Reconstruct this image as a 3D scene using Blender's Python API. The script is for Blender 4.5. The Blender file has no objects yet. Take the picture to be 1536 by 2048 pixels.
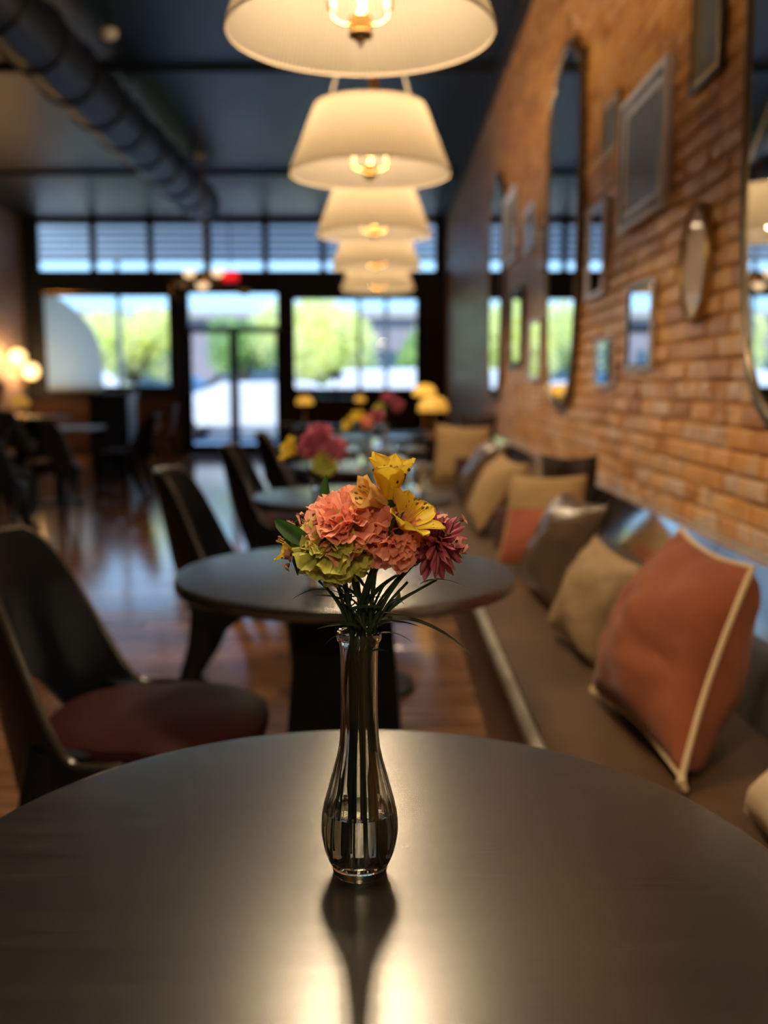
import bpy, bmesh, math, random
from mathutils import Vector, Matrix, Euler, noise
random.seed(7)
C = bpy.context.scene.collection
SC = bpy.context.scene
PI = math.pi
# ---------------------------------------------------------------- camera
PITCH = math.atan(256 / 1950.0)
cam_d = bpy.data.cameras.new('camera'); cam = bpy.data.objects.new('camera', cam_d); C.objects.link(cam)
cam.location = (0, 0, 1.17); cam.rotation_euler = (PI/2 - PITCH, 0, 0)
cam_d.sensor_fit = 'VERTICAL'; cam_d.sensor_height = 24; cam_d.sensor_width = 18
cam_d.lens = 24 * 1950 / 2048.0; cam_d.clip_start = .02; cam_d.clip_end = 300
cam_d.dof.use_dof = True; cam_d.dof.focus_distance = .80; cam_d.dof.aperture_fstop = cam_d.lens / 9.5
SC.camera = cam
# ---------------------------------------------------------------- world, sun, exposure
SC.view_settings.view_transform = 'Standard'; SC.view_settings.look = 'None'
SC.view_settings.gamma = 1; SC.view_settings.use_curve_mapping = False
SC.view_settings.exposure = 0.0
SC.cycles.max_bounces = 10; SC.cycles.transparent_max_bounces = 16
SC.cycles.sample_clamp_indirect = 4.0
SC.cycles.use_denoising = True
W = bpy.data.worlds.new('world'); SC.world = W; W.use_nodes = True
wn = W.node_tree; wn.nodes.clear()
tc = wn.nodes.new('ShaderNodeTexCoord'); sx = wn.nodes.new('ShaderNodeSeparateXYZ'); rp = wn.nodes.new('ShaderNodeValToRGB')
bg = wn.nodes.new('ShaderNodeBackground'); ow = wn.nodes.new('ShaderNodeOutputWorld')
wn.links.new(tc.outputs['Generated'], sx.inputs[0]); wn.links.new(sx.outputs['Z'], rp.inputs[0])
wn.links.new(rp.outputs[0], bg.inputs[0]); wn.links.new(bg.outputs[0], ow.inputs[0])
rp.color_ramp.elements[0].color = (.37, .67, .95, 1); rp.color_ramp.elements[1].color = (.16, .40, 1, 1)
rp.color_ramp.elements[1].position = .8
bg.inputs[1].default_value = 2.5
sd = bpy.data.lights.new('sun', 'SUN'); sd.energy = 7; sd.angle = .01; sd.color = (1, .96, .90)
so = bpy.data.objects.new('sun', sd); C.objects.link(so); so.rotation_euler = (math.radians(38), math.radians(-16), 0)
LAMP_W = 54.0            # watts of each pendant's light

# ---------------------------------------------------------------- materials
def nt(name):
    m = bpy.data.materials.new(name); m.use_nodes = True
    return m, m.node_tree, m.node_tree.nodes['Principled BSDF']
def L(t, a, b): t.links.new(a, b)
def N(t, typ, **k):
    n = t.nodes.new(typ)
    for a, b in k.items():
        if a.startswith('i_'): n.inputs[a[2:]].default_value = b
        else: setattr(n, a, b)
    return n
def ramp(t, fac, stops):
    r = t.nodes.new('ShaderNodeValToRGB'); e = r.color_ramp.elements
    while len(e) < len(stops): e.new(.5)
    for k, (p, c) in enumerate(stops):
        e[k].position = p; e[k].color = (*c, 1)
    L(t, fac, r.inputs[0]); return r.outputs[0]
def coords(t, scale=(1,1,1), kind='Object', rot=(0,0,0)):
    c = t.nodes.new('ShaderNodeTexCoord'); m = t.nodes.new('ShaderNodeMapping')
    m.inputs['Scale'].default_value = scale; m.inputs['Rotation'].default_value = rot
    L(t, c.outputs[kind], m.inputs[0]); return m.outputs[0]
def bumpit(t, b, h, s, d=.002):
    n = t.nodes.new('ShaderNodeBump'); n.inputs['Strength'].default_value = s; n.inputs['Distance'].default_value = d
    L(t, h, n.inputs['Height']); L(t, n.outputs[0], b.inputs['Normal'])
def mat(name, col, rough=.5, metal=0, spec=.5, var=None, vs=(8,8,8), bump=0, bd=.002, coat=0, sheen=0, emit=None, es=0, dist=0, sub=0, lo=.35, hi=.65):
    """plain principled material; var = second colour mixed in by noise of scale vs"""
    m, t, b = nt(name)
    b.inputs['Base Color'].default_value = (*col, 1); b.inputs['Roughness'].default_value = rough
    b.inputs['Metallic'].default_value = metal; b.inputs['Specular IOR Level'].default_value = spec
    b.inputs['Coat Weight'].default_value = coat; b.inputs['Sheen Weight'].default_value = sheen
    if sub: b.inputs['Subsurface Weight'].default_value = sub; b.inputs['Subsurface Scale'].default_value = .01
    if emit: b.inputs['Emission Color'].default_value = (*emit, 1); b.inputs['Emission Strength'].default_value = es
    if var or bump:
        n = N(t, 'ShaderNodeTexNoise', i_Scale=1.0, i_Detail=5.0, i_Distortion=dist); L(t, coords(t, vs), n.inputs['Vector'])
        if var: L(t, ramp(t, n.outputs[0], [(lo, col), (hi, var)]), b.inputs['Base Color'])
        if bump: bumpit(t, b, n.outputs[0], bump, bd)
    return m
def trans_mat(name, col, w=.5, rough=.6, var=None, vs=(8,8,8), tcol=None):
    """thin material that lets light through (leaves, petals, shade fabric)"""
    m, t, b = nt(name); b.inputs['Base Color'].default_value = (*col, 1); b.inputs['Roughness'].default_value = rough
    b.inputs['Specular IOR Level'].default_value = .25
    tr = t.nodes.new('ShaderNodeBsdfTranslucent'); tr.inputs[0].default_value = (*(tcol or col), 1)
    mx = t.nodes.new('ShaderNodeMixShader'); mx.inputs[0].default_value = w
    L(t, b.outputs[0], mx.inputs[1]); L(t, tr.outputs[0], mx.inputs[2]); L(t, mx.outputs[0], t.nodes['Material Output'].inputs[0])
    if var:
        n = N(t, 'ShaderNodeTexNoise', i_Scale=1.0, i_Detail=4.0); L(t, coords(t, vs), n.inputs['Vector'])
        o = ramp(t, n.outputs[0], [(.38, col), (.62, var)]); L(t, o, b.inputs['Base Color']); L(t, o, tr.inputs[0])
    return m
def pane_mat(name, tint=(1,1,1), ior=1.5, haze=0):
    """thin window glass: clear with a Fresnel reflection"""
    m = bpy.data.materials.new(name); m.use_nodes = True; t = m.node_tree; t.nodes.clear()
    o = t.nodes.new('ShaderNodeOutputMaterial'); tr = N(t, 'ShaderNodeBsdfTransparent'); tr.inputs[0].default_value = (*tint, 1)
    g = N(t, 'ShaderNodeBsdfGlossy'); g.inputs['Roughness'].default_value = .02
    f = N(t, 'ShaderNodeFresnel'); f.inputs[0].default_value = ior
    mx = t.nodes.new('ShaderNodeMixShader'); L(t, f.outputs[0], mx.inputs[0]); L(t, tr.outputs[0], mx.inputs[1]); L(t, g.outputs[0], mx.inputs[2])
    L(t, mx.outputs[0], o.inputs[0]); return m
def glass_mat(name, col, ior, rough=0):
    m, t, b = nt(name); b.inputs['Base Color'].default_value = (*col, 1); b.inputs['Transmission Weight'].default_value = 1
    b.inputs['IOR'].default_value = ior; b.inputs['Roughness'].default_value = rough; return m

def wood_mat(name, dark, light, rough, axis=0, scale=1, bump=.15, rnd=0):
    m, t, b = nt(name); s = [22*scale]*3; s[axis] = 1.6*scale
    co = coords(t, s)
    n = N(t, 'ShaderNodeTexNoise', i_Scale=1.6, i_Detail=8.0, i_Roughness=.62, i_Distortion=.8)
    if rnd:
        oi = t.nodes.new('ShaderNodeObjectInfo'); ge = t.nodes.new('ShaderNodeNewGeometry')
        ad = N(t, 'ShaderNodeMath', operation='ADD'); L(t, oi.outputs['Random'], ad.inputs[0]); L(t, ge.outputs['Random Per Island'], ad.inputs[1])
        fr = N(t, 'ShaderNodeMath', operation='FRACT'); L(t, ad.outputs[0], fr.inputs[0])
        v = t.nodes.new('ShaderNodeVectorMath'); v.operation = 'ADD'; sc = N(t, 'ShaderNodeMath', operation='MULTIPLY'); sc.inputs[1].default_value = 37
        L(t, fr.outputs[0], sc.inputs[0]); L(t, co, v.inputs[0]); L(t, sc.outputs[0], v.inputs[1]); L(t, v.outputs[0], n.inputs['Vector'])
    else: L(t, co, n.inputs['Vector'])
    c = ramp(t, n.outputs[0], [(.3, dark), (.7, light)])
    if rnd:
        hs = t.nodes.new('ShaderNodeHueSaturation'); mr = N(t, 'ShaderNodeMapRange'); mr.inputs['To Min'].default_value = 1-rnd; mr.inputs['To Max'].default_value = 1+rnd
        L(t, fr.outputs[0], mr.inputs[0]); L(t, mr.outputs[0], hs.inputs['Value']); L(t, c, hs.inputs['Color']); c = hs.outputs[0]
    L(t, c, b.inputs['Base Color']); b.inputs['Roughness'].default_value = rough
    if bump: bumpit(t, b, n.outputs[0], bump, .001)
    return m

def brick_mat():
    m, t, b = nt('brick')
    oi = t.nodes.new('ShaderNodeObjectInfo'); ge = t.nodes.new('ShaderNodeNewGeometry')
    ad = N(t, 'ShaderNodeMath', operation='ADD'); L(t, oi.outputs['Random'], ad.inputs[0]); L(t, ge.outputs['Random Per Island'], ad.inputs[1])
    fr = N(t, 'ShaderNodeMath', operation='FRACT'); L(t, ad.outputs[0], fr.inputs[0])
    base = ramp(t, fr.outputs[0], [(0, (.44,.18,.045)), (.35, (.70,.33,.085)), (.7, (.78,.41,.11)), (1, (.62,.30,.085))])
    n = N(t, 'ShaderNodeTexNoise', i_Scale=16.0, i_Detail=6.0, i_Roughness=.65); L(t, ge.outputs['Position'], n.inputs['Vector'])
    n2 = N(t, 'ShaderNodeTexNoise', i_Scale=1.3, i_Detail=3.0); L(t, ge.outputs['Position'], n2.inputs['Vector'])
    # worn lime patches, more of them on the lower courses
    sp = t.nodes.new('ShaderNodeSeparateXYZ'); L(t, ge.outputs['Position'], sp.inputs[0])
    mz = N(t, 'ShaderNodeMapRange'); mz.inputs['From Min'].default_value = .7; mz.inputs['From Max'].default_value = 2.0; mz.inputs['To Min'].default_value = .20; mz.inputs['To Max'].default_value = -.02
    L(t, sp.outputs['Z'], mz.inputs[0])
    a1 = N(t, 'ShaderNodeMath', operation='ADD'); L(t, n.outputs[0], a1.inputs[0]); L(t, mz.outputs[0], a1.inputs[1])
    m3 = N(t, 'ShaderNodeMath', operation='MULTIPLY'); m3.inputs[1].default_value = .28; L(t, fr.outputs[0], m3.inputs[0])
    a2 = N(t, 'ShaderNodeMath', operation='ADD'); L(t, a1.outputs[0], a2.inputs[0]); L(t, m3.outputs[0], a2.inputs[1])
    pf = ramp(t, a2.outputs[0], [(.80, (0,0,0)), (.98, (.75,.75,.75))])
    mx = t.nodes.new('ShaderNodeMix'); mx.data_type = 'RGBA'; L(t, pf, mx.inputs['Factor'])
    dk = t.nodes.new('ShaderNodeMix'); dk.data_type = 'RGBA'; dk.blend_type = 'MULTIPLY'; dk.inputs['Factor'].default_value = .8
    L(t, base, dk.inputs['A']); L(t, ramp(t, n2.outputs[0], [(.3, (.72,.62,.52)), (.65, (1,1,1))]), dk.inputs['B'])
    L(t, dk.outputs['Result'], mx.inputs['A']); mx.inputs['B'].default_value = (.62,.50,.42,1)
    L(t, mx.outputs['Result'], b.inputs['Base Color']); b.inputs['Roughness'].default_value = .36
    bumpit(t, b, n.outputs[0], .55, .006)
    return m

M = dict(
    brick=brick_mat(),
    mortar=mat('mortar', (.42,.21,.075), .8, var=(.60,.33,.13), vs=(9,9,9), bump=.6, bd=.006),
    ceiling=mat('ceiling_paint', (.005,.010,.019), .4, var=(.007,.014,.025), vs=(1.5,1.5,1.5)),
    duct=mat('duct', (.012,.016,.024), .42, metal=.3),
    facade=mat('facade_paint', (.012,.018,.022), .45),
    facade_low=mat('facade_panel', (.05,.022,.014), .5, var=(.09,.04,.025), vs=(3,3,12)),
    floor=wood_mat('floor_board', (.21,.095,.048), (.48,.25,.13), .13, 0, 1, .006, .25),
    sub=mat('floor_joint', (.03,.015,.01), .7),
    tabletop=wood_mat('black_stained_wood', (.004,.0038,.0035), (.018,.016,.014), .27, 0, 1.1, .22),
    black=mat('black_lacquer', (.005,.006,.009), .42, spec=.3),
    rail=mat('rim_highlight', (.035,.026,.018), .25, spec=.7),  # warm lamp highlight on the chair rim, put into a paler, glossier colour
    chair=mat('black_chair_wood', (.003,.005,.009), .36, spec=.25),
    maroon=mat('maroon_leather', (.036,.008,.009), .6, spec=.15, bump=.2, vs=(40,40,40)),
    brass=mat('brass', (.75,.46,.16), .25, metal=1),
    bronze_frame=mat('bronze_frame', (.16,.12,.08), .35, metal=.8),
    gilt=mat('gilt_frame', (.50,.35,.17), .35, metal=.9),
    silver=mat('silver_frame', (.80,.80,.92), .28, metal=.3),
    darkframe=mat('dark_frame', (.03,.024,.02), .4),
    mirror=mat('mirror_glass', (.86,.88,.88), .012, metal=1),
    print1=mat('faded_print', (.16,.15,.13), .5, coat=1, var=(.24,.215,.18), vs=(6,6,6)),
    print2=mat('pale_print', (.42,.37,.30), .5, coat=1, var=(.3,.25,.2), vs=(10,10,10)),
    print3=mat('linen_print', (.60,.44,.34), .5, coat=.2, var=(.52,.37,.28), vs=(14,14,14)),
    seat=mat('bench_leather', (.105,.058,.028), .42, var=(.075,.040,.020), vs=(5,5,5), bump=.15),
    nosing=mat('worn_metal_strip', (.66,.62,.55), .35, metal=.4, var=(.50,.45,.38), vs=(12,12,12)),
    benchpanel=wood_mat('bench_panel_wood', (.10,.042,.018), (.20,.09,.035), .5, 2, 1, .1, .15),
    backrest=mat('bench_back', (.085,.075,.066), .30, var=(.11,.095,.08), vs=(4,4,4)),
    band=mat('polished_band', (.78,.80,.80), .14, metal=1),
    ledge=mat('ledge_lacquer', (.30,.30,.30), .16),
    rust=mat('rust_velvet', (.27,.070,.020), .85, sheen=.08, var=(.21,.050,.015), vs=(9,9,9), bump=.3, bd=.004),
    piping=mat('cream_piping', (.62,.47,.28), .7, bump=.4, vs=(200,200,200), bd=.001),
    beige=mat('beige_weave', (.36,.24,.12), .85, var=(.29,.19,.095), vs=(60,60,60), bump=.5, bd=.003),
    tan=mat('tan_linen', (.42,.27,.12), .85, var=(.36,.23,.10), vs=(60,60,60), bump=.4),
    coral=mat('coral_cloth', (.46,.13,.07), .85, var=(.40,.11,.06), vs=(50,50,50), bump=.4),
    bronze=mat('bronze_leather', (.10,.062,.040), .30, var=(.14,.085,.05), vs=(6,6,6), bump=.2, bd=.004),
    fur=mat('brown_fur', (.035,.017,.010), .95, var=(.02,.01,.007), vs=(90,90,90), bump=.9, bd=.01),
    wine=mat('wine_cloth', (.07,.02,.02), .8),
    cream=mat('cream_weave', (.62,.47,.30), .85, bump=.5, vs=(80,80,80)),
    shade=None, stem=mat('dark_stem', (.012,.028,.010), .4), leaf=trans_mat('leaf', (.05,.14,.035), .35, .4),
    peach=trans_mat('peach_petal', (.95,.44,.32), .40, .6, (.97,.55,.42), (60,60,60)),
    green_p=trans_mat('lime_petal', (.58,.60,.12), .38, .6, (.68,.68,.20), (60,60,60)),
    magenta=trans_mat('plum_petal', (.40,.075,.14), .35, .6, (.54,.16,.22), (90,90,90)),
    yellow=trans_mat('yellow_petal', (.80,.60,.05), .4, .5, (.86,.68,.10), (50,50,50)),
    pale_yellow=trans_mat('pale_yellow_petal', (.90,.62,.22), .4, .5),
    fleck=mat('brown_fleck', (.10,.03,.01), .7), pink=trans_mat('small_pink_petal', (.80,.42,.38), .4),
    pollen=mat('anther', (.30,.16,.03), .8),
    white=mat('white_paint', (.75,.77,.78), .3), bulb=mat('candle_bulb', (1,.8,.5), .3, emit=(1,.72,.36), es=6),
    hem=mat('shade_hem', (.30,.24,.17), .9),
    cup=mat('ivory_sleeve', (.85,.72,.5), .5),
    glow=mat('glass_globe_lit', (1,.85,.6), .4, emit=(1,.62,.24), es=2.2),
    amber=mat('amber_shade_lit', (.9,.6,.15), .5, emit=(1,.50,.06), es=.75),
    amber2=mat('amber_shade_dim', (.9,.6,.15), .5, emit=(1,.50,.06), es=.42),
    red=mat('exit_letters_lit', (.9,.05,.04), .4, emit=(1,.02,.02), es=2.2),
    redface=mat('exit_face', (.5,.02,.02), .4, emit=(1,.01,.01), es=.5),
    glass=glass_mat('vase_glass', (.97,.99,.96), 1.5), water=glass_mat('vase_water', (.98,1,.97), 1.333),
    tumbler=glass_mat('tumbler_glass', (.95,.97,.98), 1.45),
    pane=pane_mat('window_glass'),
    asphalt=mat('asphalt', (.16,.18,.20), .7), walk=mat('concrete_walk', (.60,.62,.64), .7, var=(.66,.68,.70), vs=(2,2,2)),
    awning=mat('awning_metal', (.85,.90,.95), .6), awning_beam=mat('awning_beam', (.34,.33,.31), .6),
    stucco=mat('far_wall', (.22,.20,.22), .8), farglass=mat('far_glass', (.05,.09,.12), .1),
    foliage=trans_mat('tree_leaves', (.86,.88,.26), .5, .5, (.95,.95,.55), (2,2,2)),
    foliage2=trans_mat('tree_leaves_deep', (.30,.48,.14), .45, .5, (.45,.62,.22), (2,2,2)),
    bark=mat('bark', (.12,.08,.05), .9), carwhite=mat('car_white', (.66,.69,.72), .15, coat=1),
    carblue=mat('car_blue', (.16,.30,.52), .2, coat=1), carglass=mat('car_glass', (.03,.07,.08), .06, spec=.8),
    tire=mat('tyre', (.02,.02,.02), .8), curtain=trans_mat('frosted_screen', (.85,.95,.92), .8),
    navy=mat('navy_paint', (.030,.045,.085), .4), grey=mat('pale_grey_top', (.30,.31,.32), .35),
    skin=mat('skin', (.28,.15,.10), .5, sub=.1), cloth=mat('dark_cloth', (.012,.016,.022), .85), hair=mat('black_hair', (.008,.007,.007), .6),
    wicker=mat('brown_wood', (.22,.10,.05), .45, var=(.3,.16,.09), vs=(10,10,10)), det=mat('detector_plastic', (.6,.58,.52), .4),
)
for k_, v_ in (('tabletop', 2.5), ('backrest', 1.9), ('floor', 3.0)): M[k_].node_tree.nodes['Principled BSDF'].inputs['IOR'].default_value = v_
# pleated pendant shade: pale cloth, light shines through it
m, t, b = nt('pleated_shade'); b.inputs['Base Color'].default_value = (.22,.19,.15,1); b.inputs['Roughness'].default_value = .9; b.inputs['Specular IOR Level'].default_value = .1
tr = t.nodes.new('ShaderNodeBsdfTranslucent'); tr.inputs[0].default_value = (.19,.152,.104,1); mx = t.nodes.new('ShaderNodeMixShader'); mx.inputs[0].default_value = .5
L(t, b.outputs[0], mx.inputs[1]); L(t, tr.outputs[0], mx.inputs[2]); L(t, mx.outputs[0], t.nodes['Material Output'].inputs[0]); M['shade'] = m

# ---------------------------------------------------------------- mesh helpers
class MB:
    def __init__(s): s.v = []; s.f = []
    def add(s, vs, fs, mtx=None):
        k = len(s.v)
        s.v += [tuple(mtx @ Vector(p)) for p in vs] if mtx is not None else [tuple(p) for p in vs]
        s.f += [tuple(i + k for i in f) for f in fs]; return s
    def box(s, x0, x1, y0, y1, z0, z1, mtx=None):
        vs = [(x, y, z) for x in (x0, x1) for y in (y0, y1) for z in (z0, z1)]
        return s.add(vs, [(0,1,3,2), (4,6,7,5), (0,4,5,1), (2,3,7,6), (0,2,6,4), (1,5,7,3)], mtx)
    def tube(s, pts, rad, n=8, caps=True, flat=1.0):
        pts = [Vector(p) for p in pts]; rs = rad if isinstance(rad, (list, tuple)) else [rad]*len(pts)
        vs = []; up = Vector((0,0,1))
        d0 = (pts[1]-pts[0]).normalized(); a = up.cross(d0)
        if a.length < .05: a = Vector((1,0,0))
        for i, p in enumerate(pts):
            d = (pts[min(i+1, len(pts)-1)] - pts[max(i-1, 0)]).normalized()
            a = (a - d*a.dot(d)).normalized(); bb = d.cross(a)
            for k in range(n):
                th = 2*PI*k/n; vs.append(p + a*(rs[i]*math.cos(th)) + bb*(rs[i]*flat*math.sin(th)))
        fs = [(i*n+k, i*n+(k+1) % n, (i+1)*n+(k+1) % n, (i+1)*n+k) for i in range(len(pts)-1) for k in range(n)]
        if caps: fs += [tuple(range(n-1, -1, -1)), tuple((len(pts)-1)*n+k for k in range(n))]
        return s.add(vs, fs)
    def lathe(s, prof, n=32, c=(0,0,0), closed=False, flute=None):
        """prof: list of (r, z); flute(r,z,theta)->r"""
        vs = []
        for r, z in prof:
            for k in range(n):
                th = 2*PI*k/n; rr = flute(r, z, th) if flute else r
                vs.append((c[0]+rr*math.cos(th), c[1]+rr*math.sin(th), c[2]+z))
        m = len(prof); fs = [(i*n+k, i*n+(k+1) % n, (i+1)*n+(k+1) % n, (i+1)*n+k) for i in range(m-1) for k in range(n)]
        if closed: fs += [((m-1)*n+k, (m-1)*n+(k+1) % n, (k+1) % n, k) for k in range(n)]
        else:
            if prof[0][0] > 1e-6: fs.append(tuple(range(n-1, -1, -1)))
            if prof[-1][0] > 1e-6: fs.append(tuple((m-1)*n+k for k in range(n)))
        return s.add(vs, fs)
    def grid(s, fn, nu, nv, closeu=False):
        vs = [fn(i/(nu if closeu else nu-1), j/(nv-1)) for i in range(nu) for j in range(nv)]
        fs = [(i*nv+j, ((i+1) % nu)*nv+j, ((i+1) % nu)*nv+j+1, i*nv+j+1) for i in range(nu if closeu else nu-1) for j in range(nv-1)]
        return s.add(vs, fs)
    def prism(s, outline, z0, z1, mtx=None):
        n = len(outline); vs = [(x, y, z0) for x, y in outline] + [(x, y, z1) for x, y in outline]
        return s.add(vs, [tuple(range(n-1,-1,-1)), tuple(range(n, 2*n))] + [(i, (i+1) % n, n+(i+1) % n, n+i) for i in range(n)], mtx)
    def mesh(s, name, m, smooth=True, fix=True):
        me = bpy.data.meshes.new(name); me.from_pydata(s.v, [], s.f)
        if m: me.materials.append(m)
        if fix:
            bm = bmesh.new(); bm.from_mesh(me); bmesh.ops.remove_doubles(bm, verts=bm.verts, dist=1e-6)
            bmesh.ops.recalc_face_normals(bm, faces=bm.faces)
            bm.to_mesh(me); bm.free()
        if smooth:
            me.polygons.foreach_set('use_smooth', [True]*len(me.polygons))
            try: me.set_sharp_from_angle(angle=math.radians(38))
            except Exception: pass
        return me
    def build(s, name, m, parent=None, loc=(0,0,0), rot=(0,0,0), smooth=True, fix=True, label=None):
        return put(name, s.mesh(name, m, smooth, fix), parent, loc, rot, label)
def put(name, me, parent=None, loc=(0,0,0), rot=(0,0,0), label=None, mtx=None):
    o = bpy.data.objects.new(name, me); C.objects.link(o)
    if parent: o.parent = parent
    if mtx is not None: o.matrix_basis = mtx
    else: o.location = loc; o.rotation_euler = rot
    if label: o['label'] = label
    return o
def tag(o, label=None, cat=None, group=None, kind=None):
    if label: o['label'] = label
    if cat: o['category'] = cat
    if group: o['group'] = group
    if kind: o['kind'] = kind
    return o
def thing(name, label, cat, loc=(0,0,0), rz=0, group=None):
    o = bpy.data.objects.new(name, None); C.objects.link(o); o.empty_display_size = .1
    o.location = loc; o.rotation_euler = (0, 0, rz); return tag(o, label, cat, group)
KIDS = {}
def copy_tree(root, loc=None, rz=None, label=None, group=None, scale=None, drop=()):
    kids = {}
    for o in C.objects:
        if o.parent: kids.setdefault(o.parent.name, []).append(o)
    def cp(o, par):
        if o.name.split('.')[0] in drop and par is not None: return
        c = o.copy(); C.objects.link(c); c.parent = par
        for k in kids.get(o.name, []): cp(k, c)
        return c
    r = cp(root, None)
    if loc is not None: r.location = loc
    if rz is not None: r.rotation_euler = (0, 0, rz)
    if scale: r.scale = (scale,)*3
    if label: r['label'] = label
    if group: r['group'] = group
    return r
def sphere(mb, c, r, n=10, m=7, sz=1.0):
    return mb.lathe([(r*math.sin(PI*i/(m-1)) if 0 < i < m-1 else 0.0, -r*sz*math.cos(PI*i/(m-1))) for i in range(m)], n, c)
def struct(name, mb, m, parent=None, **k):
    o = mb.build(name, m, parent, **k)
    if parent is None: o['kind'] = 'structure'
    return o

# ================================================================ THE ROOM
X0, X1, Y0, Y1, ZC = -5.8, 1.0, -2.6, 16.0, 3.8
# floor: boards laid across the room
fl = struct('floor', MB().box(X0-.1, X1+.2, Y0-.1, Y1+.02, -.1, -.012), M['sub'])
rnd = random.Random(3); boards = []; BW = .118
y = Y0
while y < Y1:
    x = X0 - rnd.random()*1.2
    while x < X1:
        l = rnd.uniform(1.1, 2.2); a, b_ = max(x, X0), min(x+l, X1)
        if b_-a > .05: boards.append((a, b_, y, min(y+BW, Y1)))
        x += l
    y += BW
vis = [k for k, (a, b_, c, d) in enumerate(boards) if 1.4 < c < 6.2 and b_ > -.42*c - .1 and a < .45]
vis = set(sorted(vis, key=lambda k: boards[k][2])[:290])
rest = MB()
for k, (a, b_, c, d) in enumerate(boards):
    g = .0022; hx, hy = (b_-a)/2-g, (d-c)/2-g; dz = rnd.uniform(-.0012, .0012)
    cx, cy = (a+b_)/2, (c+d)/2
    mb = MB() if k in vis else rest; ox, oy = (0, 0) if k in vis else (cx, cy)
    e = .003
    vs = [(ox-hx, oy-hy, -.02), (ox+hx, oy-hy, -.02), (ox+hx, oy+hy, -.02), (ox-hx, oy+hy, -.02),
          (ox-hx, oy-hy, -e), (ox+hx, oy-hy, -e), (ox+hx, oy+hy, -e), (ox-hx, oy+hy, -e),
          (ox-hx+e, oy-hy+e, dz), (ox+hx-e, oy-hy+e, dz), (ox+hx-e, oy+hy-e, dz), (ox-hx+e, oy+hy-e, dz)]
    fs = [(0,1,5,4), (1,2,6,5), (2,3,7,6), (3,0,4,7), (4,5,9,8), (5,6,10,9), (6,7,11,10), (7,4,8,11), (8,9,10,11)]
    mb.add(vs, fs)
    if k in vis: mb.build('floor_board', M['floor'], fl, (cx, cy, 0), smooth=False, fix=False)
o = rest.build('floor_board', M['floor'], fl, smooth=False, fix=False); o['kind'] = 'stuff'
# ceiling
struct('ceiling', MB().box(X0-.1, X1+.2, Y0-.1, Y1+.1, ZC, ZC+.12), M['ceiling'])
struct('trim_1', MB().box(X0, X1, 8.55, 8.72, ZC-.05, ZC).box(X0, X1, 12.6, 12.72, ZC-.05, ZC).box(X0, X1, 4.4, 4.55, ZC-.05, ZC), M['ceiling'])
struct('trim_2', MB().box(X1-.09, X1, Y0, Y1, ZC-.11, ZC), M['ceiling'])
# left, back walls
def bricktex(name):
    m, t, b = nt(name); bt = t.nodes.new('ShaderNodeTexBrick'); bt.inputs['Scale'].default_value = 1
    bt.inputs['Color1'].default_value = (.42,.30,.25,1); bt.inputs['Color2'].default_value = (.55,.42,.36,1); bt.inputs['Mortar'].default_value = (.30,.24,.2,1)
    bt.inputs['Brick Width'].default_value = .2; bt.inputs['Row Height'].default_value = .065; bt.inputs['Mortar Size'].default_value = .006
    L(t, coords(t, (1,1,1), 'Object', (0, -PI/2, -PI/2)), bt.inputs['Vector']); L(t, bt.outputs[0], b.inputs['Base Color']); b.inputs['Roughness'].default_value = .6
    bumpit(t, b, bt.outputs['Fac'], -.5, .006); return m
struct('wall_left', MB().box(X0-.15, X0, Y0, Y1, 0, ZC), bricktex('left_brick'))
struct('wall_back', MB().box(X0, X1, Y0-.15, Y0, 0, ZC), M['ceiling'])
# right wall: mortar bed with every brick standing proud of it
wr = struct('wall_right', MB().box(X1, X1+.2, Y0, Y1, 0, ZC), M['mortar'])
rnd = random.Random(11)
def brickgeo(l, h, r, ox=0, oy=0, oz=0):
    """rough brick face towards -x, 12 verts"""
    j = lambda a=.0022: r.uniform(-a, a)
    d = r.uniform(.006, .014); e = .004
    base = [(-l/2, -h/2), (l/2, -h/2), (l/2, h/2), (-l/2, h/2)]
    ring = [(p+j(), q+j()) for p, q in base]
    vs = [(ox+.01, oy+p, oz+q) for p, q in ring] + [(ox-d+e+j(.001), oy+p, oz+q) for p, q in ring]
    vs += [(ox-d+j(.0025), oy+p*(1-2*e/l)+j(.001), oz+q*(1-2*e/h)) for p, q in ring] + [(ox-d-.001+j(.003), oy+j(.01), oz+j(.005))]
    fs = [(0,1,5,4), (1,2,6,5), (2,3,7,6), (3,0,4,7), (4,5,9,8), (5,6,10,9), (6,7,11,10), (7,4,8,11), (8,9,12), (9,10,12), (10,11,12), (11,8,12)]
    return vs, fs
CH = .0655; bricks = []; z = .0; row = 0
while z < ZC-.02:
    y = Y0 + rnd.random()*.2
    head = row % 6 == 5
    while y < Y1-.05:
        l = rnd.uniform(.10, .115) if head else rnd.choice((.2, .205, .195, .2, .16, .11))
        if y + l < Y1: bricks.append((y+l/2, z+CH/2, l))
        y += l + .011
    z += CH; row += 1
CP, SP = math.cos(PITCH), math.sin(PITCH)
def pix(x, y, z):
    z -= 1.17; zc = y*CP - z*SP
    return (768+1950*x/zc, 1024-1950*(y*SP+z*CP)/zc, zc) if zc > .1 else (9e9, 9e9, zc)
def area(bk):
    p = pix(1.0, bk[0], bk[1])
    if not (0 < p[0] < 1550 and -10 < p[1] < 2048) or bk[1] < .76: return 0
    if 1.7 < bk[0] < 2.66 and bk[1] > 1.15: return 0
    return bk[2]/p[2]**2/p[2]
order = sorted(range(len(bricks)), key=lambda k: -area(bricks[k]))
top = set(order[:300]); rest = MB(); proto = {}
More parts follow.
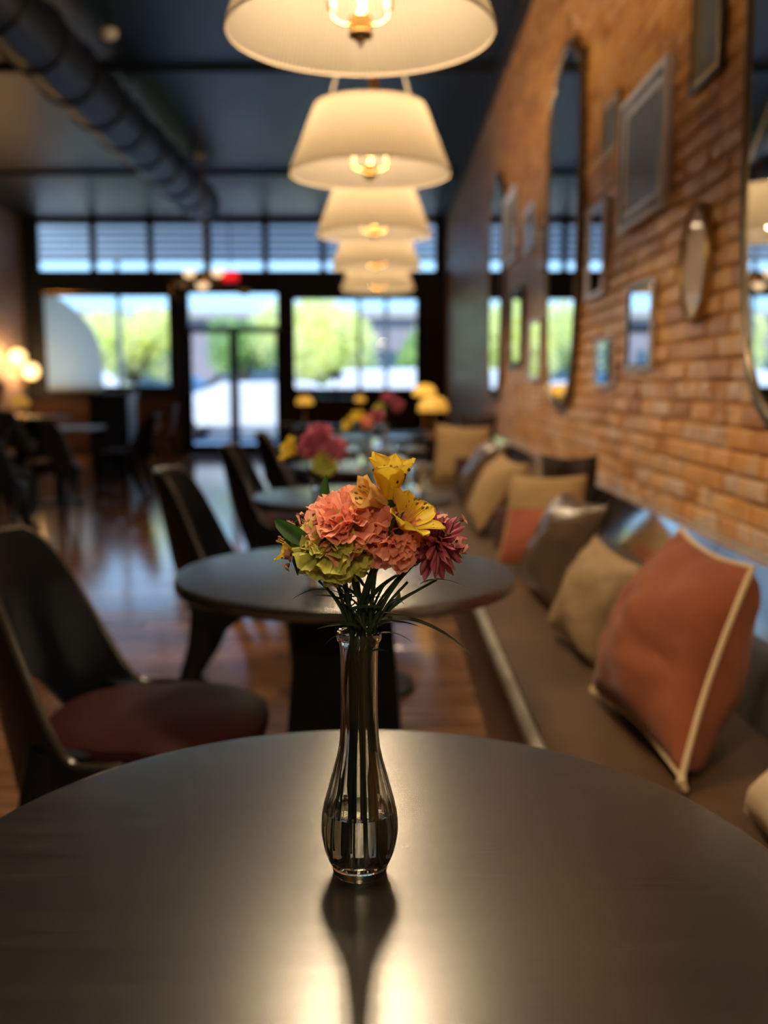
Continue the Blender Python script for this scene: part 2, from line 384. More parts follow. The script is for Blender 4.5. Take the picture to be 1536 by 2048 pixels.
for k, (y, z, l) in enumerate(bricks):
    h = CH-.011
    if k in top:
        key = (round(l, 2), rnd.randrange(3))
        if key not in proto:
            vs, fs = brickgeo(key[0], h, rnd); proto[key] = MB().add(vs, fs).mesh('brick', M['brick'], False, False)
        put('brick', proto[key], wr, (X1, y, z))
    else:
        vs, fs = brickgeo(l, h, rnd, X1, y, z); rest.add(vs, fs)
o = rest.build('brick', M['brick'], wr, smooth=False, fix=False); o['kind'] = 'stuff'

# front wall with its openings
def cells(holes, x0, x1, z0, z1, y0, y1, mb):
    xs = sorted({x0, x1} | {h[i] for h in holes for i in (0, 1)}); zs = sorted({z0, z1} | {h[i] for h in holes for i in (2, 3)})
    for a, b_ in zip(xs, xs[1:]):
        run = None
        for c, d in zip(zs, zs[1:]):
            hole = any(h[0] <= (a+b_)/2 <= h[1] and h[2] <= (c+d)/2 <= h[3] for h in holes)
            if hole:
                if run: mb.box(a, b_, y0, y1, run[0], run[1]); run = None
            else: run = (run[0], d) if run else (c, d)
        if run: mb.box(a, b_, y0, y1, run[0], run[1])
    return mb
trans = [(-5.56+.9225*i, -5.56+.9225*i+.86, 2.96, 3.73) for i in range(7)]
WL, WR_ = (-5.52, -3.46, 1.11, 2.60), (-1.48, .55, 1.07, 2.55)
DR = (-3.19, -1.69, .0, 2.65)
struct('wall_front', cells(trans+[WL, WR_, DR], X0, X1, 0, ZC, Y1, Y1+.16, MB()), M['facade'])
def window(name, r, mull=(), fr=.035, y=Y1):
    w = bpy.data.objects.new(name, None); C.objects.link(w); w['kind'] = 'structure'; w.location = ((r[0]+r[1])/2, y, r[2])
    hx = (r[1]-r[0])/2; h = r[3]-r[2]; mb = MB()
    mb.box(-hx, hx, .02, .09, 0, fr).box(-hx, hx, .02, .09, h-fr, h).box(-hx, -hx+fr, .02, .09, fr, h-fr).box(hx-fr, hx, .02, .09, fr, h-fr)
    mb.build('window_frame', M['facade'], w, smooth=False)
    for m_ in mull: MB().box(m_-w.location.x-.03, m_-w.location.x+.03, .02, .09, fr, h-fr).build('mullion', M['awning'], w, smooth=False)
    MB().box(-hx+fr, hx-fr, .05, .056, fr, h-fr).build('pane', M['pane'], w, smooth=False)
    return w
for i, r in enumerate(trans): window('window_%d' % (i+1), r, fr=.018)
window('window_8', WL, fr=.03); window('window_9', WR_, (-.40,), fr=.03)
window('window_10', (DR[0], DR[1], 2.06, DR[3]), fr=.035)
for i, (a, b_) in enumerate(((DR[0], -2.445), (-2.435, DR[1]))):
    d = bpy.data.objects.new('door_%d' % (i+1), None); C.objects.link(d); d['kind'] = 'structure'; d.location = ((a+b_)/2, Y1, 0)
    hx = (b_-a)/2; s = .07
    mb = MB().box(-hx, hx, .03, .08, .0, .19).box(-hx, hx, .03, .08, 1.99, 2.055).box(-hx, -hx+s, .03, .08, .19, 1.99).box(hx-s, hx, .03, .08, .19, 1.99)
    mb.build('door_frame', M['facade'], d, smooth=False)
    MB().box(-hx+s, hx-s, .05, .056, .19, 1.99).build('pane', M['pane'], d, smooth=False)
    sx_ = (hx-.035)*(1 if i == 0 else -1)
    MB().tube([(sx_, .03, .95), (sx_, -.02, .95), (sx_, -.02, 1.25), (sx_, .03, 1.25)], .009).build('door_handle', M['brass'], d)
# timber dado under the windows, and the posts that flank them
mb = MB(); 
for a, b_ in ((X0, -3.3), (-1.6, X1)):
    n = int((b_-a)/.16)
    for i in range(n): mb.box(a+(b_-a)*i/n+.004, a+(b_-a)*(i+1)/n-.004, Y1-.03, Y1, .1, .98)
struct('trim_3', mb, M['facade_low'])
struct('trim_4', MB().box(X0, -3.25, Y1-.1, Y1, .98, 1.03).box(-1.62, X1, Y1-.1, Y1, .98, 1.03), M['facade'])
struct('trim_5', MB().box(.66, .98, Y1-.04, Y1, 1.03, 2.6), M['facade_low'])
struct('baseboard_front', MB().box(X0, DR[0], Y1-.045, Y1-.03, 0, .1).box(DR[1], X1, Y1-.045, Y1-.03, 0, .1), M['facade'])

# ================================================================ OUTSIDE
struct('sidewalk', MB().box(-30, 30, Y1+.16, 20.3, -.2, -.02), M['walk'])
struct('road', MB().box(-40, 40, 20.3, 34, -.3, -.14), M['asphalt'])
struct('sidewalk_far', MB().box(-40, 40, 34, 37, -.3, -.04), M['walk'])
aw = thing('awning', 'flat metal awning over the pavement seen through the row of small upper panes', 'awning', (-2.4, Y1+.16, 3.86))
th = math.atan(.36/2.5)
R_ = Matrix.Rotation(-th, 4, 'X')
MB().box(-8, 8, 0, 2.55, .0, .06, R_).build('awning_roof', M['awning'], aw, smooth=False)
for k in range(6): MB().box(-8, 8, .35+.42*k, .41+.42*k, -.05, -.001, R_).build('awning_beam', M['awning_beam'], aw, smooth=False)
MB().box(-8, 8, 2.5, 2.56, -.06, .10, R_).build('fascia', M['awning_beam'], aw, smooth=False)
for k in range(4): MB().box(-7.6+5*k, -7.52+5*k, 2.35, 2.43, -3.88, -.42).build('awning_post', M['awning_beam'], aw, smooth=False)
bd = thing('building', 'grey brick building across the street beyond the front windows', 'building', (-3, 37, 0))
MB().box(-16, 16, 0, 4, -.04, 3.6).build('wall', M['stucco'], bd, smooth=False)
for k in range(8): MB().box(-15+4*k, -12.5+4*k, -.05, .02, .8, 2.4).build('window', M['farglass'], bd, smooth=False)
MB().box(-16.2, 16.2, -.3, 4.2, 3.6, 3.9).build('cornice', M['awning_beam'], bd, smooth=False)
def tree(x, y, zc, r, lab, m, nleaf, seed, rz=.85):
    rr = random.Random(seed); tr_ = thing('tree', lab, 'tree', (x, y, -.1), 0, 'street trees')
    MB().tube([(0,0,0), (.03,.02,zc*.5), (0,0,zc+.3)], [.11,.09,.05], 8).build('trunk', M['bark'], tr_)
    for k in range(5):
        a = k*1.26+rr.random(); MB().tube([(0,0,zc*.55), (math.cos(a)*r*.3, math.sin(a)*r*.3, zc*.85), (math.cos(a)*r*.6, math.sin(a)*r*.6, zc+.2)], [.05,.035,.015], 6).build('branch', M['bark'], tr_)
    mb = MB(); blobs = [(Vector((rr.uniform(-.6,.6), rr.uniform(-.6,.6), rr.uniform(-.5,.5)))*r, rr.uniform(.35,.55)*r) for _ in range(16)]
    for _ in range(nleaf):
        c, br = rr.choice(blobs); d = Vector((rr.gauss(0,1), rr.gauss(0,1), rr.gauss(0,1))).normalized()*br*rr.uniform(.6, 1)
        p = c+d; p.z = p.z*rz+zc+.1
        q = Euler((rr.uniform(0,6), rr.uniform(0,6), rr.uniform(0,6))).to_matrix(); s = rr.uniform(.05, .10)
        mb.add([p+q@Vector(v) for v in ((-s,0,0), (0,-s*.5,0), (s,0,0), (0,s*.5,s*.2))], [(0,1,2,3)])
    o = mb.build('foliage', m, tr_, smooth=False, fix=False); o['kind'] = 'stuff'
    return tr_
tree(-1.85, 28.0, 2.5, 1.95, 'sunlit yellow-green street tree seen through the right front window', M['foliage'], 9000, 1)
tree(1.5, 28.6, 2.0, 1.2, 'rounded green street tree behind the white car, right of the sunlit tree', M['foliage2'], 5000, 2)
tree(-6.6, 25.9, 2.15, 1.35, 'sunlit street tree seen in the left front window beside the pale screen', M['foliage'], 6000, 3)
tree(-4.3, 30.5, 2.3, 1.2, 'deep green street tree seen through the glass of the front door', M['foliage2'], 4000, 4)
def car(x, y, rz, m, lab, h=1.0):
    c = thing('car', lab, 'car', (x, y, -.14), rz)
    prof = [(-2.2,.35), (-2.25,.75), (-2.1,.98), (-1.25,1.08), (-.55,1.58*h), (1.35,1.62*h), (2.05,1.12), (2.25,1.0), (2.28,.4)]
    mb = MB(); n = len(prof); rows = []
    for yy in (-.86, -.80, 0, .80, .86):
        s = .86 if abs(yy) > .85 else 1
        for px_, pz in prof:
            ins = .12*max(0, (pz-1.0)/.6) * (1 if yy > 0 else -1) if yy else 0
            mb.v.append((px_*(.985 if s < 1 else 1), yy-ins, pz if s == 1 or pz < 1 else pz-.04))
    for j in range(4):
        for i in range(n): mb.f.append((j*n+i, j*n+(i+1) % n, (j+1)*n+(i+1) % n, (j+1)*n+i))
    mb.f.append(tuple(range(n))); mb.f.append(tuple(4*n+i for i in range(n-1, -1, -1)))
    mb.build('body', m, c)
    for s in (-1, 1):
        for a, b_ in ((-.98, -.02), (.04, .92), (.98, 1.62)):
            MB().prism([(a if a > -.5 else a+.0, 1.08), (b_, 1.08), (min(b_, 1.38), 1.48*h), (max(a, -.5), 1.48*h)], 0, .012,
                Matrix.Translation((0, s*.80, 0)) @ Matrix.Rotation(PI/2 + s*0.17, 4, 'X')).build('window', M['carglass'], c, smooth=False)
        for wx in (-1.4, 1.4): 
            w = MB().lathe([(0,-.11), (.2,-.11), (.32,-.09), (.34,-.05), (.34,.05), (.32,.09), (.2,.11), (0,.11)], 20).build('wheel', M['tire'], c, (wx, s*.76, .34), (PI/2, 0, 0))
            MB().lathe([(0,-.125), (.19,-.12), (.2,.12), (0,.125)], 12).build('hubcap', M['white'], w)
    MB().prism([(-.76,-.28), (.76,-.28), (.62,.34), (-.62,.34)], 0, .015, Matrix.Translation((-.93, 0, 1.32)) @ Matrix.Rotation(-PI/2, 4, 'Z') @ Matrix.Rotation(math.radians(37), 4, 'X')).build('windshield', M['carglass'], c, smooth=False)
    return c
car(-.45, 25.3, 0, M['carwhite'], 'tall white car parked outside the right front window', 1.05)
car(-3.1, 23.0, 0, M['carwhite'], 'white car seen through the glass door of the front', .85)
car(-7.9, 23.2, 0, M['carwhite'], 'white car seen at the lower right of the left front window')
car(-6.6, 27.6, 0, M['carblue'], 'blue car farther across the street, seen through the door', .95)

# ================================================================ PENDANT LAMPS
def make_pendant(y):
    t_ = thing('pendant_lamp', '', 'lamp', (-.05, y, 0), 0, 'pleated drum pendants hung in a row over the tables')
    z0, R0, R1, H = 1.915, .29, .197, .235
    npl = 150
    def fl(r, z, th): return r*(1+.0075*math.cos(npl*th)) 
    prof = [(R0, 0), (R0-.002, .004)]
    for i in range(1, 8): prof.append((R0+(R1-R0)*i/8, H*i/8))
    prof += [(R1, H-.004), (R1, H)]
    mb = MB(); n = npl*4
    vs = []
    for r, z in prof:
        for k in range(n): th = 2*PI*k/n; q = fl(r, z, th); vs.append((q*math.cos(th), q*math.sin(th), z))
    mb.add(vs, [(i*n+k, i*n+(k+1) % n, (i+1)*n+(k+1) % n, (i+1)*n+k) for i in range(len(prof)-1) for k in range(n)])
    sh = mb.build('lamp_shade', M['shade'], t_, (0, 0, z0))
    def ring(R, z): return MB().tube([(R*math.cos(2*PI*k/64), R*math.sin(2*PI*k/64), z) for k in range(65)], .0025, 6, False)
    ring(R0*.995, .001).build('hem', M['hem'], sh); ring(R1*.99, H).build('hem', M['hem'], sh)
    rg = MB()
    for k in range(3):
        a = 2*PI*k/3+.5; rg.tube([(0,0,z0+H-.02), (R1*.98*math.cos(a), R1*.98*math.sin(a), z0+H-.004)], .003, 6)
    rg.build('spider', M['brass'], t_)
    for k in range(3):
        a = 2*PI*k/3+PI/6; MB().tube([(R1*.95*math.cos(a), R1*.95*math.sin(a), z0+H), (.035*math.cos(a), .035*math.sin(a), z0+H+.44)], .006, 6, True).build('hanging_strap', M['shade'], t_)
    MB().lathe([(.0, -.028), (.004, -.026), (.006, -.02), (.004, -.016), (.016, -.012), (.026, -.004), (.026, .002), (.024, .004), (.024, .034), (.012, .038), (.007, .05), (.007, .5), (.0, .5)], 24, (0,0,z0)).build('hub', M['brass'], t_)
    MB().lathe([(.0,-.013), (.017,-.011), (.0262,-.0045), (.0262,-.001), (0,-.001)], 24, (0,0,z0)).build('hub_cap', M['black'], t_)
    MB().tube([(0,0,z0+.5), (0,0,ZC-.03)], .008, 10).build('rod', M['brass'], t_)
    MB().lathe([(0,-.035), (.03,-.035), (.06,-.02), (.065,0), (0,0)], 24, (0,0,ZC)).build('ceiling_rose', M['brass'], t_)
    for k in range(3):
        a = 2*PI*k/3 + PI/2; c, s = math.cos(a), math.sin(a)
        am = MB().tube([(.02*c,.02*s,z0+.014), (.05*c,.05*s,z0+.012), (.068*c,.068*s,z0+.02), (.072*c,.072*s,z0+.04)], .0028, 8).build('arm', M['brass'], t_)
        MB().lathe([(0,0), (.009,0), (.009,.095), (0,.095)], 12, (.072*c,.072*s,z0+.038)).build('candle_sleeve', M['cup'], am)
        MB().lathe([(.0,0), (.010,.006), (.016,.025), (.014,.045), (.006,.065), (0,.075)], 12, (.072*c,.072*s,z0+.133)).build('bulb', M['bulb'], am)
    ld = bpy.data.lights.new('pendant_light', 'POINT'); ld.energy = LAMP_W; ld.color = (1, .76, .48); ld.shadow_soft_size = .12
    lo = bpy.data.objects.new('pendant_light', ld); C.objects.link(lo); lo.parent = t_; lo.location = (0, 0, z0+.155)
    return t_
pend_lab = ['pleated ivory pendant lamp directly above the near table, out of view',
  'largest pleated pendant lamp at the top, its three candle bulbs showing', 'second pleated pendant lamp from the camera, whole shade and straps showing',
  'third pleated pendant lamp from the camera, rim below the larger shade', 'fourth pleated pendant lamp from the camera, second from the far end', 'farthest and lowest-looking pleated pendant lamp of the row', 'pleated ivory pendant lamp nearer than the near table, out of view']
pl = make_pendant(2.21); pl['label'] = pend_lab[1]
for k, y in ((6, -.64), (0, .78), (2, 3.63), (3, 5.06), (4, 6.47), (5, 7.9)): 
    c = copy_tree(pl, (-.05, y, 0), 0, pend_lab[k])

# ================================================================ TABLES
def make_table(x, y, lab):
    t_ = thing('round_table', lab, 'table', (x, y, 0), 0, 'round black pedestal tables along the bench')
    r = .381
    MB().lathe([(0, .722), (r-.006, .722), (r-.001, .726), (r, .735), (r, .744), (r-.001, .7475), (r-.004, .7495), (r-.008, .75), (0, .75)], 160).build('table_top', M['tabletop'], t_)
    mb = MB()
    for z0, z1, a, b_ in ((.03, .722, .155, .10),):
        vs = [(sx_*a, sy_*a, z0) for sx_, sy_ in ((-1,-1),(1,-1),(1,1),(-1,1))] + [(sx_*b_, sy_*b_, z1) for sx_, sy_ in ((-1,-1),(1,-1),(1,1),(-1,1))]
        mb.add(vs, [(0,1,5,4), (1,2,6,5), (2,3,7,6), (3,0,4,7), (0,3,2,1), (4,5,6,7)])
    mb.build('pedestal', M['black'], t_, smooth=False)
    MB().box(-.13, .13, -.13, .13, .705, .722).build('top_plate', M['black'], t_, smooth=False)
    MB().lathe([(0,0), (.235,0), (.24,.008), (.235,.02), (.17,.03), (0,.03)], 48).build('base', M['black'], t_)
    return t_
t1 = make_table(-.022, .775, 'near round black wooden table filling the bottom, with the bud vase on it')
t2 = copy_tree(t1, (-.087, 2.17, 0), 0, 'second round black table, just behind the bouquet, flared pedestal showing')
for x, y, l in ((-.118, 3.68, 'third round table, beyond the second, pale light on its top'), (-.11, 5.1, 'fourth round table from the camera, tan star-shaped cushion beside it'),
                (-.10, 6.5, 'fifth round table, second farthest of the row by the bench'), (-.10, 7.9, 'farthest round table of the row by the bench')):
    copy_tree(t1, (x, y, 0), 0, l)

# ================================================================ CHAIRS
def make_chair():
    t_ = thing('tub_chair', '', 'chair', (0,0,0), 0, 'black bentwood tub chairs with maroon seats')
    # seat cushion
    def se(u, v):
        th = 2*PI*u; k = 2.6; c, s = math.cos(th), math.sin(th)
        w = (abs(c)**k+abs(s)**k)**(-1/k)
        rr = [0, .6, .9, .985, 1, .985, .93][int(round(v*6))]; zz = [.487, .485, .476, .463, .445, .428, .418][int(round(v*6))]
        return (.035+.235*w*c*rr, .225*w*s*rr*(1-.08*(c < 0)), zz)
    MB().grid(se, 48, 7, True).add([], []).build('seat', M['maroon'], t_)
    MB().lathe([(0,.385), (.19,.385), (.205,.40), (.205,.425), (0,.425)], 32, (.02,0,0)).build('seat_frame', M['chair'], t_)
    # wrap-round shell
    def sm(a, b_, x): 
        x = min(1, max(0, (x-a)/(b_-a))); return x*x*(3-2*x)
    PH = math.radians(102)
    def P(u, v, o):
        ph = (u*2-1)*PH; a = abs(ph)/PH
        ztop = .850 - .395*sm(.28, .80, a); zbot = .535 - .235*sm(.12, .62, a)+ .06*sm(.75, 1, a)
        z = zbot + (ztop-zbot)*v
        lean = -.075*max(0, z-.42)/.42
        R = .262+o + .02*max(0, z-.5)
        return (-.02+lean*math.cos(ph)**2*(1 if math.cos(ph) > 0 else 0) - R*.92*math.cos(ph), R*1.02*math.sin(ph), z)
    nu, nv = 61, 9; mb = MB(); T = .009
    for o in (-T, T):
        for i in range(nu):
            for j in range(nv): mb.v.append(P(i/(nu-1), j/(nv-1), o))
    K = nu*nv
    for i in range(nu-1):
        for j in range(nv-1):
            a = i*nv+j; mb.f.append((a, a+nv, a+nv+1, a+1)); mb.f.append((K+a, K+a+1, K+a+nv+1, K+a+nv))
        for j in (0, nv-1): a = i*nv+j; mb.f.append((a, a+nv, K+a+nv, K+a))
    for i in (0, nu-1):
        for j in range(nv-1): a = i*nv+j; mb.f.append((a, a+1, K+a+1, K+a))
    mb.build('backrest', M['chair'], t_)
    MB().tube([P(i/(nu-1), 1, 0) for i in range(nu)], .0092, 8).build('highlight_rim', M['rail'], t_)  # thin tube added along the shell's edge to carry the rim highlight
    for s in (-1, 1):
        # sabre rear leg, wide at the top
        MB().tube([(-.10, s*.225, .47), (-.125, s*.235, .36), (-.15, s*.235, .24), (-.195, s*.23, .12), (-.26, s*.225, 0)], [.028,.026,.021,.016,.012], 10, True, 2.3).build('leg', M['chair'], t_)
        MB().tube([(.16, s*.17, .41), (.185, s*.185, .2), (.20, s*.195, 0)], [.026,.022,.014], 10).build('leg', M['chair'], t_)
    return t_
ch = make_chair(); ch.location = (-.52, 2.02, 0); ch['label'] = 'near black tub chair with maroon seat, cut by the left edge'
for x, y, rz, l in ((-.505, 3.62, 0, 'second black tub chair, its curved back against the blue floor glare'), (-.51, 5.1, 0, 'third black tub chair along the row, back just behind the second'),
                    (-.50, 6.45, .1, 'fourth black tub chair along the row, before the right door leaf'), (-.48, 7.9, 0, 'farthest black tub chair of the row by the lamps')):
    copy_tree(ch, (x, y, 0), rz, l)

# ================================================================ BENCH
bn = thing('bench', 'long built-in bench with brown seat and grey back under the brick wall', 'bench', (.65, 0, 0))
BY0, BY1 = .15, 8.45
MB().box(-.325, .20, BY0, BY1, .405, .45).build('seat', M['seat'], bn, smooth=False)
mb = MB(); mb.tube([(-.336, BY0, .428), (-.336, BY1, .428)], .016, 10, True, 1.3); mb.build('front_strip', M['nosing'], bn)
k = 0; y = BY0
while y < BY1-.05:
    MB().box(-.305, -.285, y+.002, min(y+.14, BY1)-.002, .0, .405).build('panel_board', M['benchpanel'], bn, smooth=False); y += .14
def slab(x0, x1, z0, z1, th, a, b_):
    return MB().add([(x0, a, z0), (x0+th, a, z0), (x1+th, a, z1), (x1, a, z1), (x0, b_, z0), (x0+th, b_, z0), (x1+th, b_, z1), (x1, b_, z1)], [(0,1,2,3), (4,7,6,5), (0,3,7,4), (1,5,6,2), (2,6,7,3), (0,4,5,1)])
slab(.13, .20, .45, .60, .05, BY0, BY1).build('backrest', M['backrest'], bn, smooth=False)
for a, b_ in ((BY0, 2.62), (2.63, 3.5), (3.51, 6.4), (6.41, BY1)): slab(.198, .262, .602, .737, .03, a, b_).build('polished_band', M['band'], bn, smooth=False)
for a, b_ in ((BY0, 2.62), (2.63, 3.5), (3.51, 6.4), (6.41, BY1)): MB().box(.280, .334, a, b_, .715, .738).build('ledge', M['ledge'], bn, smooth=False)

# ---------------------------------------------------------------- cushions
def cushion(cs, T, m, lab, name='cushion', pipe=None, patch=None, seed=1, wr_=.006, Tb=None, group='cushions along the bench'):
    """cs: near-bottom, far-bottom, far-top, near-top corners (world)"""
    cs = [Vector(c) for c in cs]; ctr = sum(cs, Vector())/4; base = Vector((ctr.x, ctr.y, min(c.z for c in cs)))
    nn = ((cs[1]-cs[0]).cross(cs[3]-cs[0])).normalized()
    if nn.x > 0 or (abs(nn.x) < .3 and nn.y > 0): nn = -nn
    def S(u, v, side):
        e = lambda a: max(0, 1-abs(2*a-1)**2.6)
        # edges bow in, corners stay out
        bu = .045*math.sin(PI*v); bv = .045*math.sin(PI*u)
        uu = .5+(u-.5)*(1-2*bu); vv = .5+(v-.5)*(1-2*bv)
        p = cs[0]*(1-uu)*(1-vv)+cs[1]*uu*(1-vv)+cs[2]*uu*vv+cs[3]*(1-uu)*vv
        th_ = (T if side > 0 or not Tb else Tb)/2*(e(u)*e(v))**.55
        w = noise.noise(Vector((u*3.1+seed, v*2.7, side)))*wr_*2 + abs(noise.noise(Vector((u*2+v*7+seed, v*1.5-u*3, side*3))))*wr_
        return p + nn*side*(th_+ (w if th_ > .01 else 0)) - base
    n = 25; mb = MB()
    for sd_ in (1, -1): mb.grid(lambda u, v: S(u, v, sd_), n, n)
    if pipe or patch: root = thing(name, lab, 'cushion', base, 0, group); mb.build('cover', m, root)
    else: root = tag(mb.build(name, m, None, base), lab, 'cushion', group)
    if pipe:
        loop = [S(i/30, 0, 0) for i in range(30)]+[S(1, i/30, 0) for i in range(30)]+[S(1-i/30, 1, 0) for i in range(30)]+[S(0, 1-i/30, 0) for i in range(31)]
        MB().tube(loop, .006, 8, False).build('piping', pipe, root)
        c0 = S(0, 0, 0); mb = MB(); mb.tube([c0, c0+Vector((-.004,-.014,-.004)), c0+Vector((.002,-.022,-.016))], [.008,.009,.004], 8); mb.build('corner_knot', pipe, root)
    if patch:
        pm, u0, u1, v0, v1 = patch; mb = MB()
        mb.grid(lambda u, v: S(u0+(u1-u0)*u, v0+(v1-v0)*v, 1)+nn*.003, 16, 16); mb.build('sewn_panel', pm, root)
    return root
cushion([(.53,1.66,.475), (.475,2.16,.475), (.70,2.28,.83), (.73,1.90,.81)], .20, M['rust'], 'large rust velvet cushion with cream piping leaning on the bench back', pipe=M['piping'], seed=2, wr_=.018, Tb=.30)
cushion([(.53,2.40,.465), (.475,2.74,.475), (.595,2.72,.75), (.63,2.30,.73)], .13, M['beige'], 'small beige woven cushion beside the rust velvet cushion', seed=5, wr_=.008)
cushion([(.53,3.02,.47), (.49,3.42,.47), (.64,3.36,.80), (.69,2.98,.80)], .17, M['bronze'], 'dark bronze leather cushion behind the small beige cushion', seed=7, wr_=.01)
cushion([(.43,3.74,.465), (.76,3.62,.465), (.79,3.78,.82), (.50,3.84,.82)], .14, M['tan'], 'tan cushion with coral lower half behind the bronze leather cushion', patch=(M['coral'], .06, .94, .03, .60), seed=9)
cushion([(.66,4.12,.47), (.91,4.08,.47), (.92,4.18,.87), (.68,4.22,.87)], .14, M['fur'], 'dark brown fur cushion rising behind the tan and coral cushion', seed=11, wr_=.02)
cushion([(.47,4.12,.465), (.62,4.10,.465), (.63,4.18,.64), (.48,4.20,.64)], .06, M['wine'], 'small dark wine cushion low on the seat beside the table', seed=13)
cushion([(.44,4.55,.47), (.43,5.05,.47), (.60,4.98,.82), (.67,4.50,.80)], .15, M['tan'], 'tan linen cushion leaning sideways, beyond the small wine cushion', seed=15)
cushion([(.47,5.45,.47), (.42,5.85,.47), (.62,5.75,.85), (.68,5.40,.84)], .14, M['bronze'], 'dark brown cushion with pale edge, fourth from the far end', pipe=M['beige'], seed=17)
cushion([(.33,6.85,.47), (.70,6.75,.47), (.76,6.9,.87), (.37,6.98,.89)], .14, M['tan'], 'tan cushion with pointed corners and a wine patch by the far tables', patch=(M['wine'], .45, .94, .05, .40), seed=19)
cushion([(.55,7.5,.47), (.86,7.5,.47), (.88,7.6,.94), (.58,7.6,.94)], .14, M['fur'], 'dark fur cushion at the far end, behind the pointed tan cushion', seed=21, wr_=.02)
cushion([(.58,1.24,.465), (.60,1.55,.465), (.76,1.52,.66), (.74,1.20,.68)], .12, M['cream'], 'cream woven cushion at the lower right edge of the bench', seed=23)

# ================================================================ WALL MIRRORS AND FRAMES
def make_mirror():
    t_ = thing('wall_mirror', '', 'mirror', (X1-.035, 0, 1.03), 0, 'tall shaped mirrors on the brick wall')
    w = .475; H = 1.90
    half = [(0, 0), (.10, .004), (.20, .03), (.29, .085), (.35, .16), (.39, .25), (.42, .36), (.45, .55), (.465, .8), (.475, 1.2), (.47, 1.50), (.455, 1.68), (.44, 1.74), (.41, 1.765), (.36, 1.765), (.32, 1.78), (.27, 1.82), (.22, 1.865), (.14, 1.895), (.06, 1.91), (0, 1.915)]
    out = half + [(-a, b_) for a, b_ in half[-2:0:-1]]
    Q = Matrix(((0,0,-1,0), (1,0,0,0), (0,1,0,0), (0,0,0,1)))
    MB().prism([(a*.97, .02+b_*.98) for a, b_ in out], -.012, .006, Q).build('mirror_glass', M['mirror'], t_, smooth=False)
    n = len(out); mb = MB(); 
    for k in range(n):
        a, b_ = out[k]
        for s, d in ((1.0, -.03), (1.0, .012), (.965, .016), (.955, .008), (.955, -.03)): mb.v.append(tuple(Q @ Vector((a*s, .95*(1-s)+b_*s, d))))
    for k in range(n):
        for j in range(5): q = (k+1) % n; mb.f.append((k*5+j, q*5+j, q*5+(j+1) % 5, k*5+(j+1) % 5))
    mb.build('frame', M['bronze_frame'], t_)
    return t_
mi = make_mirror(); mi.location.y = 5.42; mi['label'] = 'tall shaped mirror between the two groups of pictures, windows reflected in it'
copy_tree(mi, (X1-.035, 2.24, 1.03), 0, 'tall mirror cut by the right edge, pendant lamp reflected in it')
copy_tree(mi, (X1-.035, 8.62, 1.03), 0, 'farthest and narrowest-looking tall mirror on the brick wall')
def framed(y0, y1, z0, z1, fw, fm, pm, lab, steps=2, dp=.035, mat_in=None, cat='picture', name='picture_frame'):
    t_ = thing(name, lab, cat, (X1-.012, (y0+y1)/2, z0), 0, 'framed pictures and small mirrors on the brick wall')
    hw, h = (y1-y0)/2, z1-z0
    for s in range(steps):
        a = fw*s/steps; b_ = fw*(s+1)/steps; d = dp*(1-.35*s/max(1, steps))
        mb = MB(); c_ = (a+b_)/2; q_ = (b_-a)/2
        P4 = [(-d, -hw+c_, c_), (-d, hw-c_, c_), (-d, hw-c_, h-c_), (-d, -hw+c_, h-c_)]; nn_ = 8; base_ = len(mb.v)
        for k_, (px_, py_, pz_) in enumerate(P4):      # half-round moulding, mitred at the corners
            sy_, sz_ = (1, -1)[py_ > 0], (1, -1)[pz_ > h/2]
            for j_ in range(nn_+2):
                if j_ <= nn_: t_a = PI*j_/nn_; o_, dd = -q_*math.cos(t_a), -d*.55-q_*1.1*math.sin(t_a)
                else: o_, dd = 0, 0
                if j_ == nn_+1: mb.v.append((0, py_, pz_)); continue
                mb.v.append((dd, py_+sy_*o_, pz_+sz_*o_))
        for k_ in range(4):
            for j_ in range(nn_+2):
                g_ = nn_+2; k2 = (k_+1) % 4; j2 = (j_+1) % g_
                mb.f.append((k_*g_+j_, k2*g_+j_, k2*g_+j2, k_*g_+j2))
        mb.build('frame' if s == 0 else 'inner_moulding', fm if s % 2 == 0 else (mat_in or fm), t_)
    MB().box(-dp*.45, 0, -hw+fw, hw-fw, fw, h-fw).build('picture' if pm is not M['mirror'] else 'mirror_glass', pm, t_, smooth=False)
    return t_
framed(4.20, 4.51, 2.14, 2.385, .03, M['gilt'], M['print1'], 'small gold-framed picture high beside the large silver frame')
framed(3.46, 4.10, 1.775, 2.28, .07, M['silver'], M['print1'], 'large stepped silver frame holding a dark picture, biggest on the wall', 3, .05, M['darkframe'])
framed(2.95, 3.23, 2.07, 2.75, .035, M['darkframe'], M['print1'], 'dark frame cut by the top edge, above and right of the silver frame', 2, .03, M['gilt'])
framed(4.41, 4.78, 1.56, 1.985, .032, M['silver'], M['mirror'], 'narrow silver-framed mirror left of the large silver frame, amber reflection inside', cat='mirror', name='small_mirror')
framed(3.59, 3.97, 1.22, 1.555, .028, M['silver'], M['mirror'], 'small silver-framed mirror below the large silver frame, window reflected', 2, .03, M['darkframe'], 'mirror', 'small_mirror')
framed(4.21, 4.52, 1.158, 1.37, .016, M['silver'], M['mirror'], 'smallest pale-framed mirror, low beside the tall middle mirror', cat='mirror', name='small_mirror').rotation_euler.z = .028
framed(7.37, 8.06, 2.09, 2.63, .05, M['silver'], M['print2'], 'pale framed picture high beside the farthest tall mirror', 2)
framed(6.46, 6.96, 2.05, 2.35, .04, M['silver'], M['print1'], 'upper pale frame with dark picture left of the middle tall mirror')
framed(6.05, 6.33, 1.86, 2.125, .022, M['gilt'], M['print3'], 'small buff picture hung close to the left side of the middle tall mirror')
